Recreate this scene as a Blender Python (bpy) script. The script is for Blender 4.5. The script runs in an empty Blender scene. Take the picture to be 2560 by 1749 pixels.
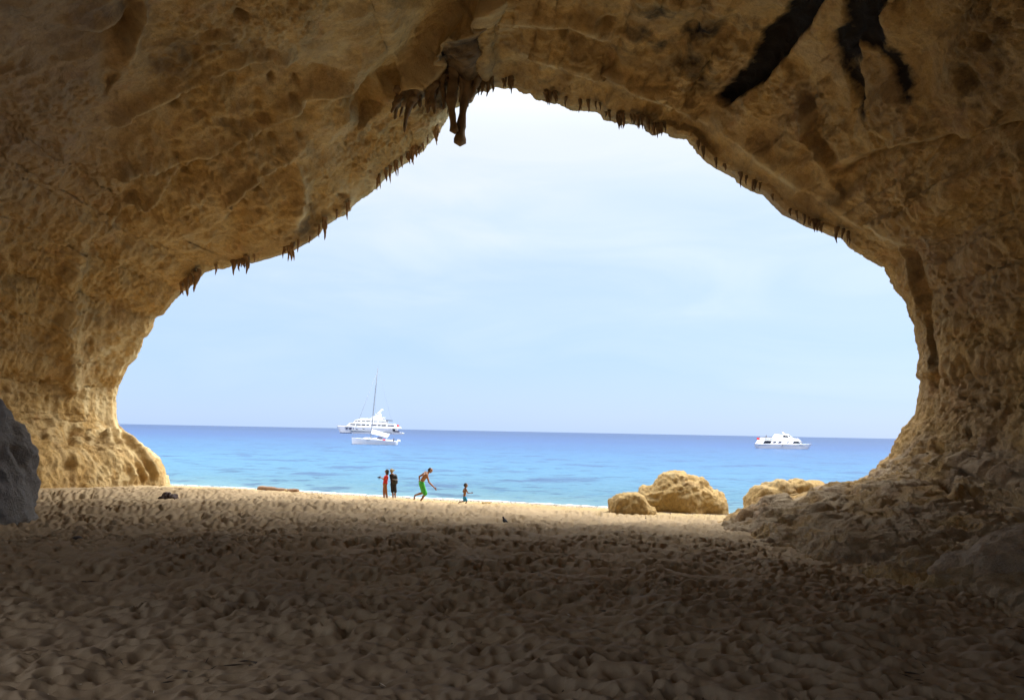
import bpy, bmesh, math, random
import numpy as np
from mathutils import Vector, Matrix, Euler

SC = bpy.context.scene
COL = SC.collection
R = math.radians

# ------------------------------------------------------------------ camera
W0, H0, FPX = 2560.0, 1749.0, 1961.0
CAM_H, PITCH, ROLL = 4.0, R(5.92), R(1.09)
cam_d = bpy.data.cameras.new('camera')
cam_d.sensor_width = 36.0
cam_d.lens = FPX / W0 * 36.0
cam_d.clip_end = 120000.0
cam_d.clip_start = 0.05
cam = bpy.data.objects.new('camera', cam_d)
COL.objects.link(cam)
cam.matrix_world = Matrix.Translation((0, 0, CAM_H)) @ Matrix.Rotation(math.pi / 2 + PITCH, 4, 'X') @ Matrix.Rotation(ROLL, 4, 'Z')
SC.camera = cam

# ------------------------------------------------------------------ sky (thin bright overcast over a Nishita sky)
SUN_EL, SUN_AZ = R(46), R(64)          # azimuth measured from +Y (out to sea) towards +X
world = bpy.data.worlds.new('World')
SC.world = world
world.use_nodes = True
nt = world.node_tree
nt.nodes.clear()
wo = nt.nodes.new('ShaderNodeOutputWorld')
bg = nt.nodes.new('ShaderNodeBackground')
sky = nt.nodes.new('ShaderNodeTexSky')
sky.sky_type = 'NISHITA'
sky.sun_disc = False
sky.sun_elevation = SUN_EL
sky.sun_rotation = SUN_AZ
sky.air_density = 1.0
sky.dust_density = 1.0
tc = nt.nodes.new('ShaderNodeTexCoord')
sep = nt.nodes.new('ShaderNodeSeparateXYZ')
nt.links.new(tc.outputs['Generated'], sep.inputs[0])
mp = nt.nodes.new('ShaderNodeMapping')
mp.inputs['Scale'].default_value = (2.2, 2.2, 9.0)
mp.inputs['Rotation'].default_value = (0.12, -0.18, 0.3)
nt.links.new(tc.outputs['Generated'], mp.inputs[0])
nz = nt.nodes.new('ShaderNodeTexNoise')
nz.inputs['Scale'].default_value = 1.6
nz.inputs['Detail'].default_value = 5.0
nz.inputs['Roughness'].default_value = 0.5
nz.inputs['Distortion'].default_value = 0.6
nt.links.new(mp.outputs[0], nz.inputs['Vector'])
mz = nt.nodes.new('ShaderNodeMath'); mz.operation = 'MULTIPLY_ADD'
nt.links.new(nz.outputs['Fac'], mz.inputs[0])
mz.inputs[1].default_value = 0.26
nt.links.new(sep.outputs['Z'], mz.inputs[2])
ramp = nt.nodes.new('ShaderNodeValToRGB')
cr = ramp.color_ramp
# thickness of the cloud veil: thin and blue towards the horizon, thick and white overhead
stops = [(0.0, (.51, .68, 1.0)), (.10, (.505, .68, 1.0)), (.20, (.48, .67, 1.0)), (.30, (.57, .73, 1.0)),
         (.38, (.70, .82, 1.0)), (.46, (.84, .90, 1.0)), (.58, (.93, .96, 1.0)), (1.0, (1.0, 1.0, 1.0))]
cr.elements[0].position, cr.elements[0].color = stops[0][0], (*stops[0][1], 1)
cr.elements[1].position, cr.elements[1].color = stops[-1][0], (*stops[-1][1], 1)
for p, c in stops[1:-1]:
    e = cr.elements.new(p); e.color = (*c, 1)
nt.links.new(mz.outputs[0], ramp.inputs[0])
# overcast luminance distribution: brighter towards the zenith
lum = nt.nodes.new('ShaderNodeMapRange')
lum.interpolation_type = 'SMOOTHSTEP'
lum.inputs['From Min'].default_value = 0.36
lum.inputs['From Max'].default_value = 0.80
lum.inputs['To Min'].default_value = 2.2
lum.inputs['To Max'].default_value = 17.0
nt.links.new(sep.outputs['Z'], lum.inputs['Value'])
cl = nt.nodes.new('ShaderNodeVectorMath'); cl.operation = 'SCALE'
nt.links.new(ramp.outputs[0], cl.inputs[0])
nt.links.new(lum.outputs[0], cl.inputs['Scale'])
mix = nt.nodes.new('ShaderNodeMix'); mix.data_type = 'RGBA'
mix.inputs['Factor'].default_value = 0.94
nt.links.new(sky.outputs[0], mix.inputs[6])
nt.links.new(cl.outputs[0], mix.inputs[7])
nt.links.new(mix.outputs[2], bg.inputs['Color'])
bg.inputs['Strength'].default_value = 0.10
nt.links.new(bg.outputs[0], wo.inputs[0])

sun_d = bpy.data.lights.new('sun', 'SUN')
sun_d.energy = .75
sun_d.angle = R(50)
sun_d.color = (1.0, .95, .86)
sun = bpy.data.objects.new('sun', sun_d)
COL.objects.link(sun)
sdir = Vector((math.sin(SUN_AZ) * math.cos(SUN_EL), math.cos(SUN_AZ) * math.cos(SUN_EL), math.sin(SUN_EL)))
sun.rotation_euler = sdir.to_track_quat('Z', 'Y').to_euler()
sun.location = (30, 40, 60)

SC.view_settings.view_transform = 'Standard'
SC.view_settings.look = 'None'
SC.view_settings.gamma = 1.0
SC.view_settings.exposure = 2.2
SC.cycles.use_denoising = True
SC.cycles.max_bounces = 8
SC.cycles.diffuse_bounces = 6
SC.cycles.glossy_bounces = 3

# ------------------------------------------------------------------ helpers
CM = np.array(cam.matrix_world)
CI = np.linalg.inv(CM)

def ray(px, py):
    """photo pixel (2560 x 1749) -> direction from the camera"""
    d = np.array([(px - W0 / 2) / FPX, -(py - H0 / 2) / FPX, -1.0])
    return CM[:3, :3] @ d

def at(px, py, Y):
    d = ray(px, py)
    k = Y / d[1]
    return Vector((d[0] * k, Y, CAM_H + d[2] * k))

def project(P):
    q = P @ CI[:3, :3].T + CI[:3, 3]
    z = np.maximum(-q[:, 2], 0.05)
    return W0 / 2 + FPX * q[:, 0] / z, H0 / 2 - FPX * q[:, 1] / z

def sstep(a, b, x):
    t = np.clip((x - a) / (b - a), 0, 1)
    return t * t * (3 - 2 * t)

def _hash(ix, iy, iz, seed):
    h = (ix.astype(np.uint32) * np.uint32(374761393) + iy.astype(np.uint32) * np.uint32(668265263)
         + iz.astype(np.uint32) * np.uint32(2147483647) + np.uint32(seed * 1274126177 & 0xffffffff))
    h = (h ^ (h >> np.uint32(13))) * np.uint32(1274126177)
    h = (h ^ (h >> np.uint32(16))) * np.uint32(2246822519)
    return h ^ (h >> np.uint32(15))

def pnoise(p, seed=0):
    """gradient noise in about -1..1 at the rows of p"""
    p = p.astype(np.float32)
    i = np.floor(p).astype(np.int32)
    f = p - i
    u = f * f * f * (f * (f * 6 - 15) + 10)
    out = np.zeros(len(p), np.float32)
    for a in (0, 1):
        wx = u[:, 0] if a else 1 - u[:, 0]
        for b in (0, 1):
            wy = u[:, 1] if b else 1 - u[:, 1]
            for c in (0, 1):
                wz = u[:, 2] if c else 1 - u[:, 2]
                h = _hash(i[:, 0] + a, i[:, 1] + b, i[:, 2] + c, seed)
                gx = (h & np.uint32(1023)).astype(np.float32) / 511.5 - 1
                gy = ((h >> np.uint32(10)) & np.uint32(1023)).astype(np.float32) / 511.5 - 1
                gz = ((h >> np.uint32(20)) & np.uint32(1023)).astype(np.float32) / 511.5 - 1
                out += wx * wy * wz * (gx * (f[:, 0] - a) + gy * (f[:, 1] - b) + gz * (f[:, 2] - c))
    return out * 1.5

def fbm(p, octs=3, seed=0, gain=.5, ridged=False):
    out = np.zeros(len(p), np.float32); a = 1.0; tot = 0
    for k in range(octs):
        n = pnoise(p * (2.03 ** k) + 17.3 * k, seed + k)
        out += a * ((1 - np.abs(n) * 2) if ridged else n)
        tot += a; a *= gain
    return out / tot

def worley(p, seed=0):
    """distance to nearest feature point"""
    p = p.astype(np.float32)
    i = np.floor(p).astype(np.int32); f = p - i
    best = np.full(len(p), 9., np.float32)
    for a in (-1, 0, 1):
        for b in (-1, 0, 1):
            for c in (-1, 0, 1):
                h = _hash(i[:, 0] + a, i[:, 1] + b, i[:, 2] + c, seed)
                dx = a + (h & np.uint32(1023)).astype(np.float32) / 1023 - f[:, 0]
                dy = b + ((h >> np.uint32(10)) & np.uint32(1023)).astype(np.float32) / 1023 - f[:, 1]
                dz = c + ((h >> np.uint32(20)) & np.uint32(1023)).astype(np.float32) / 1023 - f[:, 2]
                best = np.minimum(best, dx * dx + dy * dy + dz * dz)
    return np.sqrt(best)

def grid_mesh(name, V, nu, nv, attrs=None, flip=False):
    """V is (nu*nv,3), row-major with nv fastest"""
    idx = np.arange(nu * nv).reshape(nu, nv)
    a, b, c, d = idx[:-1, :-1], idx[1:, :-1], idx[1:, 1:], idx[:-1, 1:]
    q = np.stack([a, d, c, b] if flip else [a, b, c, d], -1).reshape(-1, 4)
    return raw_mesh(name, V, q, attrs)

def raw_mesh(name, V, q, attrs=None, smooth=True):
    q = np.asarray(q, np.int32)
    me = bpy.data.meshes.new(name)
    me.vertices.add(len(V))
    me.vertices.foreach_set('co', np.ascontiguousarray(V, np.float32).ravel())
    n, k = q.shape
    me.loops.add(n * k)
    me.loops.foreach_set('vertex_index', np.ascontiguousarray(q).ravel())
    me.polygons.add(n)
    me.polygons.foreach_set('loop_start', np.arange(0, n * k, k, dtype=np.int32))
    me.polygons.foreach_set('use_smooth', np.full(n, smooth))
    for an, av in (attrs or {}).items():
        at_ = me.attributes.new(an, 'FLOAT', 'POINT')
        at_.data.foreach_set('value', np.ascontiguousarray(av, np.float32))
    me.update(calc_edges=True)
    return me

def link(name, me, mat=None, parent=None):
    o = bpy.data.objects.new(name, me)
    COL.objects.link(o)
    if mat is not None:
        me.materials.append(mat)
    if parent is not None:
        o.parent = parent
    return o

def tag(o, label=None, cat=None, group=None, kind=None):
    if label: o['label'] = label
    if cat: o['category'] = cat
    if group: o['group'] = group
    if kind: o['kind'] = kind
    return o

def empty(name, loc, rz=0.0, scale=1.0):
    o = bpy.data.objects.new(name, None)
    COL.objects.link(o)
    o.empty_display_size = .3
    o.location = loc
    o.rotation_euler = (0, 0, rz)
    o.scale = (scale,) * 3
    return o

# ------------------------------------------------------------------ materials
def mat_new(name):
    m = bpy.data.materials.new(name)
    m.use_nodes = True
    n = m.node_tree.nodes
    return m, m.node_tree, n['Principled BSDF']

def simple(name, col, rough=.5, metal=0.0, noise=.12, scale=6.0, spec=.5, bump=0.0):
    m, t, b = mat_new(name)
    nz = t.nodes.new('ShaderNodeTexNoise'); nz.inputs['Scale'].default_value = scale
    nz.inputs['Detail'].default_value = 4
    tcn = t.nodes.new('ShaderNodeTexCoord')
    t.links.new(tcn.outputs['Object'], nz.inputs['Vector'])
    mx = t.nodes.new('ShaderNodeMix'); mx.data_type = 'RGBA'
    mx.inputs[6].default_value = (*[c * (1 - noise) for c in col], 1)
    mx.inputs[7].default_value = (*[min(1, c * (1 + noise)) for c in col], 1)
    t.links.new(nz.outputs['Fac'], mx.inputs['Factor'])
    t.links.new(mx.outputs[2], b.inputs['Base Color'])
    b.inputs['Roughness'].default_value = rough
    b.inputs['Metallic'].default_value = metal
    b.inputs['Specular IOR Level'].default_value = spec
    if bump:
        bm = t.nodes.new('ShaderNodeBump'); bm.inputs['Strength'].default_value = bump
        bm.inputs['Distance'].default_value = .02
        t.links.new(nz.outputs['Fac'], bm.inputs['Height']); t.links.new(bm.outputs[0], b.inputs['Normal'])
    return m

def ramp_node(t, stops, interp='LINEAR'):
    r = t.nodes.new('ShaderNodeValToRGB'); c = r.color_ramp; c.interpolation = interp
    c.elements[0].position, c.elements[0].color = stops[0][0], (*stops[0][1], 1)
    c.elements[1].position, c.elements[1].color = stops[-1][0], (*stops[-1][1], 1)
    for p, col in stops[1:-1]:
        e = c.elements.new(p); e.color = (*col, 1)
    return r

def noise_node(t, vec, scale, detail=5, rough=.55, dist=0.0):
    n = t.nodes.new('ShaderNodeTexNoise')
    n.inputs['Scale'].default_value = scale; n.inputs['Detail'].default_value = detail
    n.inputs['Roughness'].default_value = rough; n.inputs['Distortion'].default_value = dist
    t.links.new(vec, n.inputs['Vector'])
    return n

def mixc(t, fac, a, b, blend='MIX'):
    m = t.nodes.new('ShaderNodeMix'); m.data_type = 'RGBA'; m.blend_type = blend
    for s, v in ((m.inputs['Factor'], fac), (m.inputs[6], a), (m.inputs[7], b)):
        if isinstance(v, (int, float)): s.default_value = v
        elif isinstance(v, tuple): s.default_value = (*v, 1)
        else: t.links.new(v, s)
    return m.outputs[2]

def maprange(t, v, a, b, c=0.0, d=1.0):
    m = t.nodes.new('ShaderNodeMapRange')
    m.inputs['From Min'].default_value = a; m.inputs['From Max'].default_value = b
    m.inputs['To Min'].default_value = c; m.inputs['To Max'].default_value = d
    t.links.new(v, m.inputs['Value'])
    return m.outputs[0]

def attr(t, name):
    a = t.nodes.new('ShaderNodeAttribute'); a.attribute_name = name
    return a.outputs['Fac']

def rock_material(name, tint=(1, 1, 1), sat_grey=0.0, attrs=True, scale=1.0):
    m, t, b = mat_new(name)
    tcn = t.nodes.new('ShaderNodeTexCoord'); vec = tcn.outputs['Object']
    n1 = noise_node(t, vec, .22 * scale, 6, .6, .8)
    n2 = noise_node(t, vec, 1.3 * scale, 6, .6, .5)
    n3 = noise_node(t, vec, 7 * scale, 6, .65)
    n4 = noise_node(t, vec, .5 * scale, 5, .6, 1.5)
    C = lambda *c: tuple(x * y for x, y in zip(c, tint))
    r1 = ramp_node(t, [(.28, C(.31, .20, .078)), (.42, C(.52, .32, .108)), (.52, C(.58, .36, .12)), (.62, C(.58, .385, .165)), (.75, C(.48, .295, .108))])
    t.links.new(n1.outputs['Fac'], r1.inputs[0])
    col = r1.outputs[0]
    # reddish, cream and grey-green patches
    col = mixc(t, maprange(t, n4.outputs['Fac'], .56, .72, 0, .65), col, C(.48, .23, .09))
    n5 = noise_node(t, vec, .75 * scale, 6, .6, .9)
    col = mixc(t, maprange(t, n5.outputs['Fac'], .58, .74, 0, .55), col, C(.62, .46, .24))
    n6 = noise_node(t, vec, .6 * scale, 6, .6, .6)
    col = mixc(t, maprange(t, n6.outputs['Fac'], .54, .70, 0, .65), col, C(.36, .285, .15))
    col = mixc(t, maprange(t, n2.outputs['Fac'], .35, .58, .34, 0.0), col, C(.27, .17, .072))
    col = mixc(t, maprange(t, n3.outputs['Fac'], .3, .7, .0, .30), col, C(.62, .42, .18))
    n8 = noise_node(t, vec, 15 * scale, 5, .75)
    col = mixc(t, maprange(t, n8.outputs['Fac'], .36, .52, .32, 0), col, C(.24, .15, .07))
    n9 = noise_node(t, vec, 4.2 * scale, 6, .72, .3)
    col = mixc(t, maprange(t, n9.outputs['Fac'], .39, .50, .42, 0), col, C(.24, .15, .066))
    col = mixc(t, maprange(t, n9.outputs['Fac'], .55, .68, 0, .45), col, C(.68, .48, .22))
    # dark mineral specks
    n7 = noise_node(t, vec, 3.2 * scale, 4, .7)
    col = mixc(t, maprange(t, n7.outputs['Fac'], .68, .76, 0, .6), col, C(.09, .06, .04))
    if attrs:
        col = mixc(t, attr(t, 'brown'), col, (.17, .105, .05))
        col = mixc(t, attr(t, 'pale'), col, (.72, .56, .30))
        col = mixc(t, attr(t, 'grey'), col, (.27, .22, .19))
        col = mixc(t, attr(t, 'dust'), col, (.46, .35, .22))
        nst = noise_node(t, vec, 1.1, 5, .65)
        ms = t.nodes.new('ShaderNodeMath'); ms.operation = 'ADD'
        t.links.new(attr(t, 'stain_shade'), ms.inputs[0])
        t.links.new(maprange(t, nst.outputs['Fac'], .3, .7, -.25, .25), ms.inputs[1])
        col = mixc(t, maprange(t, ms.outputs[0], .25, .75, 0, .97), col, (.012, .010, .010))
    if sat_grey:
        col = mixc(t, sat_grey, col, (.30, .26, .24))
    t.links.new(col, b.inputs['Base Color'])
    b.inputs['Roughness'].default_value = .92
    b.inputs['Specular IOR Level'].default_value = .2
    hb = mixc(t, .5, n3.outputs['Fac'], noise_node(t, vec, 22 * scale, 5, .7).outputs['Fac'])
    bm = t.nodes.new('ShaderNodeBump'); bm.inputs['Strength'].default_value = .9
    bm.inputs['Distance'].default_value = .24 / scale
    t.links.new(hb, bm.inputs['Height']); t.links.new(bm.outputs[0], b.inputs['Normal'])
    return m
# ------------------------------------------------------------------ sand
def shore_y(x):
    """the waterline runs obliquely, nearer on the right"""
    return 45.2 - .37 * x + .18 * np.sin(x * .35 + 1.0)

def sand_z(x, y):
    """broad shape of the beach, without footprints"""
    d = (shore_y(x) - y) * .93
    z = np.where(d < 0, d * .16, np.where(d < 4.5, d * .06, .27 + (1 - np.exp(-(d - 4.5) / 38)) * 2.55))
    return z + .10 * np.sin(x * .23 + y * .11) * sstep(2, 10, d) + .06 * np.sin(y * .4 - x * .31) * sstep(4, 12, d)

def ground(px, py):
    """where the ray through a photo pixel meets the sand"""
    d = ray(px, py)
    f = lambda Y: CAM_H + d[2] / d[1] * Y - float(sand_z(d[0] / d[1] * Y, Y))
    lo = 3.0
    while f(lo) > 0 and lo < float(shore_y(d[0] / d[1] * lo)) - .2: lo += .02
    x = d[0] / d[1] * lo
    return Vector((x, lo, float(sand_z(x, lo))))

rng = np.random.default_rng(7)

def build_sand():
    nu, nv = 860, 500
    v = np.linspace(0, 1, nv)
    inv = np.interp(v, [0, .05, .80, .93, 1.0], [1 / 2.5, 1 / 5.3, 1 / 36., 1 / 50., 1 / 75.])
    ys = 1 / inv
    ys = np.concatenate([[-14, -9, -5, -2, .5], ys[0:]]); nv = len(ys)
    u = np.linspace(-1, 1, nu)
    ue = np.abs(u)
    X = np.zeros((nu, nv)); Y = np.zeros((nu, nv))
    for j, y in enumerate(ys):
        half = .70 * max(y, 2) + 1.2
        X[:, j] = np.sign(u) * np.where(ue < .93, ue / .93 * half, half + (ue - .93) / .07 * (70 - half))
        Y[:, j] = y
    base = sand_z(X, Y)
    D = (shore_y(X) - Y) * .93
    P = np.stack([X.ravel(), Y.ravel(), 0 * X.ravel()], 1)
    soft = sstep(1.0, 9.0, D)
    H = .10 * fbm(P * .6, 3, 3).reshape(nu, nv) * soft
    # trodden sand: hollows side by side with sharp crests between them
    wp = P + .10 * np.stack([fbm(P * 2.2, 2, 13), fbm(P * 2.2 + 40, 2, 14), 0 * P[:, 0]], 1)
    ca, sa = math.cos(.5), math.sin(.5)
    c1 = worley(np.stack([(wp[:, 0] * ca + wp[:, 1] * sa) / .22, (-wp[:, 0] * sa + wp[:, 1] * ca) / .165, 0 * P[:, 0] + .5], 1), 15)
    c2 = worley(np.stack([wp[:, 0] / .13, wp[:, 1] / .15, 0 * P[:, 0] + .3], 1), 16)
    c3 = worley(np.stack([wp[:, 0] / .75, wp[:, 1] / .62, 0 * P[:, 0] + .3], 1), 18)
    amt = .35 + 1.2 * sstep(-.3, .3, fbm(P * .45, 3, 17))
    bowl = lambda c, w: 1 - np.exp(-(c / w) ** 2)
    hol = ((bowl(c1, .36) - .6) * .21 * amt + (bowl(c2, .38) - .6) * .045 + (bowl(c3, .4) - .6) * .09).reshape(nu, nv)
    H += hol * (.18 + .82 * soft) * sstep(-.5, 2.5, D)
    H += (.020 * fbm(P * 4.1, 3, 9) + .006 * fbm(P * 16, 2, 11)).reshape(nu, nv) * sstep(0, 5, D)
    Z = base + H
    V = np.stack([X.ravel(), Y.ravel(), Z.ravel()], 1)
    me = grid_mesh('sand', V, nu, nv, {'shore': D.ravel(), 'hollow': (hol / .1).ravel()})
    return me

def sand_material():
    m, t, b = mat_new('sand')
    tcn = t.nodes.new('ShaderNodeTexCoord'); vec = tcn.outputs['Object']
    n1 = noise_node(t, vec, .5, 5, .6, .5)
    n2 = noise_node(t, vec, 9, 5, .7)
    n3 = noise_node(t, vec, 60, 3, .7)
    r = ramp_node(t, [(.3, (.34, .245, .135)), (.5, (.41, .295, .16)), (.7, (.46, .335, .185))])
    t.links.new(n1.outputs['Fac'], r.inputs[0])
    col = mixc(t, maprange(t, n2.outputs['Fac'], .3, .7, .35, 0), r.outputs[0], (.19, .135, .10))
    col = mixc(t, maprange(t, n3.outputs['Fac'], .35, .7, 0, .3), col, (.55, .43, .27))
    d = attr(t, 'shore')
    # cave shade painted grey-brown into the inner sand, dry golden sand near the sea, pale shingle along the waterline
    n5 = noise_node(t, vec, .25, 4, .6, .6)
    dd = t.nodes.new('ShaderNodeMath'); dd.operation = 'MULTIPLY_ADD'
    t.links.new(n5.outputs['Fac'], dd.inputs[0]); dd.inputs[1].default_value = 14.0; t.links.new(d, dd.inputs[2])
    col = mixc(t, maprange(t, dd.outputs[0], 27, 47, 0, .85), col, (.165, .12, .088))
    col = mixc(t, maprange(t, d, 10, 4, 0, .6), col, (.34, .25, .10))
    n4 = noise_node(t, vec, 5.5, 4, .75)
    sh = t.nodes.new('ShaderNodeMath'); sh.operation = 'MULTIPLY_ADD'
    t.links.new(n4.outputs['Fac'], sh.inputs[0]); sh.inputs[1].default_value = 2.4; t.links.new(d, sh.inputs[2])
    speck = noise_node(t, vec, 16, 3, .8)
    shing = mixc(t, maprange(t, speck.outputs['Fac'], .4, .62), (.26, .22, .17), (.44, .40, .34))
    col = mixc(t, maprange(t, sh.outputs[0], 4.2, 2.9, 0, .9), col, shing)
    t.links.new(col, b.inputs['Base Color'])
    b.inputs['Roughness'].default_value = .95; b.inputs['Specular IOR Level'].default_value = .15
    bm = t.nodes.new('ShaderNodeBump'); bm.inputs['Strength'].default_value = .5; bm.inputs['Distance'].default_value = .02
    t.links.new(mixc(t, .4, n2.outputs['Fac'], n3.outputs['Fac']), bm.inputs['Height'])
    t.links.new(bm.outputs[0], b.inputs['Normal'])
    return m

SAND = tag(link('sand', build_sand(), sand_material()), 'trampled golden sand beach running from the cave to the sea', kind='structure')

# ------------------------------------------------------------------ sea
def build_sea():
    nu, nv = 420, 380
    ys = np.concatenate([np.linspace(22, 60, 90), 60 * np.exp(np.linspace(.012, math.log(45000 / 60.), nv - 90))])
    u = np.linspace(-1, 1, nu)
    uu = np.sign(u) * (np.abs(u) * .55 + .45 * np.abs(u) ** 3)
    X = uu[:, None] * (1.45 * ys[None, :] + 12); Y = np.repeat(ys[None, :], nu, 0)
    P = np.stack([X.ravel() * .7, Y.ravel() * 1.0, 0 * X.ravel()], 1)
    fade = np.clip(170 / Y.ravel(), 0, 1)
    off = Y - shore_y(X)
    h = (.13 * fbm(P * .30, 2, 21) + .08 * fbm(P * .9, 2, 23, ridged=True)) * fade
    # one low wave about to break close to the sand
    wv = .09 * np.exp(-((off - 3.2 - .5 * np.sin(X * .5)) / .5) ** 2) * sstep(-.2, .5, np.sin(X * .21 + 1.2)) + .05 * np.exp(-((off - 7.5 - .8 * np.sin(X * .31)) / .7) ** 2)
    V = np.stack([X.ravel(), Y.ravel(), h * sstep(-1, 6, off.ravel()) + wv.ravel()], 1)
    return grid_mesh('sea', V, nu, nv, {'offing': off.ravel()})

def sea_material():
    m, t, b = mat_new('sea_water')
    tcn = t.nodes.new('ShaderNodeTexCoord'); vec = tcn.outputs['Object']
    off = attr(t, 'offing')
    lg = t.nodes.new('ShaderNodeMath'); lg.operation = 'LOGARITHM'; lg.inputs[1].default_value = 10
    mxm = t.nodes.new('ShaderNodeMath'); mxm.operation = 'MAXIMUM'; mxm.inputs[1].default_value = 1.0
    t.links.new(off, mxm.inputs[0]); t.links.new(mxm.outputs[0], lg.inputs[0])
    big = noise_node(t, vec, .008, 4, .6)
    ad = t.nodes.new('ShaderNodeMath'); ad.operation = 'ADD'
    t.links.new(lg.outputs[0], ad.inputs[0])
    t.links.new(maprange(t, big.outputs['Fac'], .3, .7, -.12, .12), ad.inputs[1])
    # colour of the water by depth: clear turquoise over the sand to deep blue offshore
    r = ramp_node(t, [(0.0, (.085, .17, .20)), (.25, (.042, .12, .175)), (.42, (.030, .10, .172)), (.55, (.020, .072, .155)), (.66, (.013, .044, .13)), (.80, (.008, .028, .09)), (1.0, (.006, .023, .08))])
    t.links.new(maprange(t, ad.outputs[0], 0, 3.7), r.inputs[0])
    mp = t.nodes.new('ShaderNodeMapping'); mp.inputs['Scale'].default_value = (.8, 1, 1)
    t.links.new(vec, mp.inputs[0])
    w1 = noise_node(t, mp.outputs[0], .8, 3, .6, .4)
    w2 = noise_node(t, mp.outputs[0], .3, 3, .6, .4)
    col = mixc(t, maprange(t, w1.outputs['Fac'], .57, .68, 0, .55), r.outputs[0], (.015, .08, .17))  # darker wave faces painted into the water colour, here and below
    w3 = noise_node(t, mp.outputs[0], .12, 4, .6, .3)
    w4 = noise_node(t, mp.outputs[0], .38, 4, .6, .3)
    col = mixc(t, maprange(t, w4.outputs['Fac'], .55, .62, 0, .75), col, (.010, .045, .10))
    col = mixc(t, maprange(t, w3.outputs['Fac'], .56, .63, 0, .65), col, (.010, .035, .10))
    # white wash where the water meets the shingle
    fz = noise_node(t, vec, 1.6, 5, .7)
    fm = t.nodes.new('ShaderNodeMath'); fm.operation = 'MULTIPLY_ADD'
    t.links.new(fz.outputs['Fac'], fm.inputs[0]); fm.inputs[1].default_value = -2.6; t.links.new(off, fm.inputs[2])
    col = mixc(t, maprange(t, fm.outputs[0], -.8, -1.2, 0, .9), col, (.85, .88, .88))
    t.links.new(col, b.inputs['Base Color'])
    b.inputs['Roughness'].default_value = .35
    b.inputs['IOR'].default_value = 1.33
    b.inputs['Specular IOR Level'].default_value = .15
    bm = t.nodes.new('ShaderNodeBump'); bm.inputs['Strength'].default_value = .9; bm.inputs['Distance'].default_value = .35
    t.links.new(mixc(t, .5, w1.outputs['Fac'], w2.outputs['Fac']), bm.inputs['Height'])
    t.links.new(bm.outputs[0], b.inputs['Normal'])
    return m

SEA = tag(link('sea', build_sea(), sea_material()), 'turquoise sea deepening to blue at the horizon', kind='structure')

# ------------------------------------------------------------------ cave
# outline of the mouth in photo pixels with the distance of the rim (from where its feet meet the sand)
RIM = [(418, 1262, 46.5), (411, 1212, 46.5), (403, 1177, 46.5), (392, 1148, 46.5), (364, 1124, 46.5), (335, 1103, 46.5), (310, 1087, 46.5),
       (288, 1067, 46.5), (280, 1046, 46.5), (278, 1001, 46.5), (284, 968, 46.5), (296, 940, 46), (310, 911, 46), (331, 891, 46), (343, 862, 45.5),
       (347, 841, 45), (358, 836, 45), (370, 813, 45), (376, 790, 45), (398, 782, 45), (411, 764, 44.5), (429, 743, 44.5), (448, 724, 44.5),
       (478, 702, 44), (505, 676, 44), (527, 667, 44), (552, 668, 44), (585, 656, 44), (612, 655, 43.5), (634, 652, 43.5), (658, 645, 43.5), (687, 637, 43.5),
       (724, 626, 43.5), (735, 620, 43), (772, 601, 43), (791, 586, 43), (816, 556, 43), (835, 543, 43), (861, 531, 43), (889, 499, 43), (914, 482, 43),
       (942, 461, 43), (961, 441, 43), (990, 417, 43), (1018, 398, 43), (1037, 377, 43), (1053, 376, 43), (1067, 354, 43), (1087, 335, 43), (1097, 323, 43),
       (1109, 301, 42.8), (1120, 279, 42.3), (1135, 262, 41.5), (1150, 252, 40.8), (1168, 250, 40), (1178, 245, 39.7), (1188, 224, 39.4), (1198, 219, 39.2), (1207, 217, 39), (1219, 222, 39),
       (1227, 209, 39), (1246, 206, 39), (1261, 211, 39), (1270, 208, 39), (1289, 207, 39), (1307, 221, 39), (1328, 224, 39), (1343, 240, 39),
       (1358, 240, 39), (1372, 246, 39), (1397, 247, 38.8), (1424, 264, 38.6), (1450, 265, 38.5), (1478, 267, 38.4), (1502, 273, 38.2), (1511, 289, 38), (1542, 297, 38),
       (1558, 303, 37.8), (1572, 299, 37.6), (1596, 305, 37.4), (1611, 302, 37.4), (1622, 322, 37.2), (1640, 328, 37), (1659, 321, 37), (1671, 323, 37), (1683, 334, 36.8), (1719, 338, 36.6),
       (1737, 355, 36.4), (1752, 376, 36.2), (1774, 399, 36), (1788, 409, 36), (1813, 422, 36), (1844, 434, 35.6), (1851, 446, 35.4), (1889, 469, 35.2), (1915, 478, 35),
       (1932, 497, 34.8), (1964, 529, 34.6), (1991, 541, 34.4), (2025, 560, 34), (2050, 568, 34), (2066, 573, 33.8), (2097, 586, 33.6), (2116, 588, 33.4), (2134, 611, 33.2),
       (2187, 639, 33), (2225, 660, 32.6), (2244, 690, 32.4), (2255, 716, 32.2), (2282, 745, 32), (2289, 777, 31.8), (2304, 811, 31.6), (2308, 849, 31.4),
       (2316, 879, 31.2), (2312, 915, 31), (2308, 936, 31), (2319, 948, 31), (2314, 995, 31), (2309, 1020, 31), (2302, 1042, 31), (2275, 1070, 31),
       (2262, 1096, 31), (2246, 1127, 31), (2228, 1151, 31), (2212, 1155, 31), (2204, 1170, 31), (2180, 1193, 31), (2149, 1210, 31), (2117, 1217, 31),
       (2070, 1217, 31), (2030, 1232, 31), (1997, 1247, 31), (1945, 1252, 31), (1906, 1250, 31), (1874, 1272, 30.8), (1847, 1290, 30.6), (1819, 1309, 30.4), (1787, 1327, 30.2),
       (1740, 1352, 30), (1690, 1385, 30)]

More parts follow.
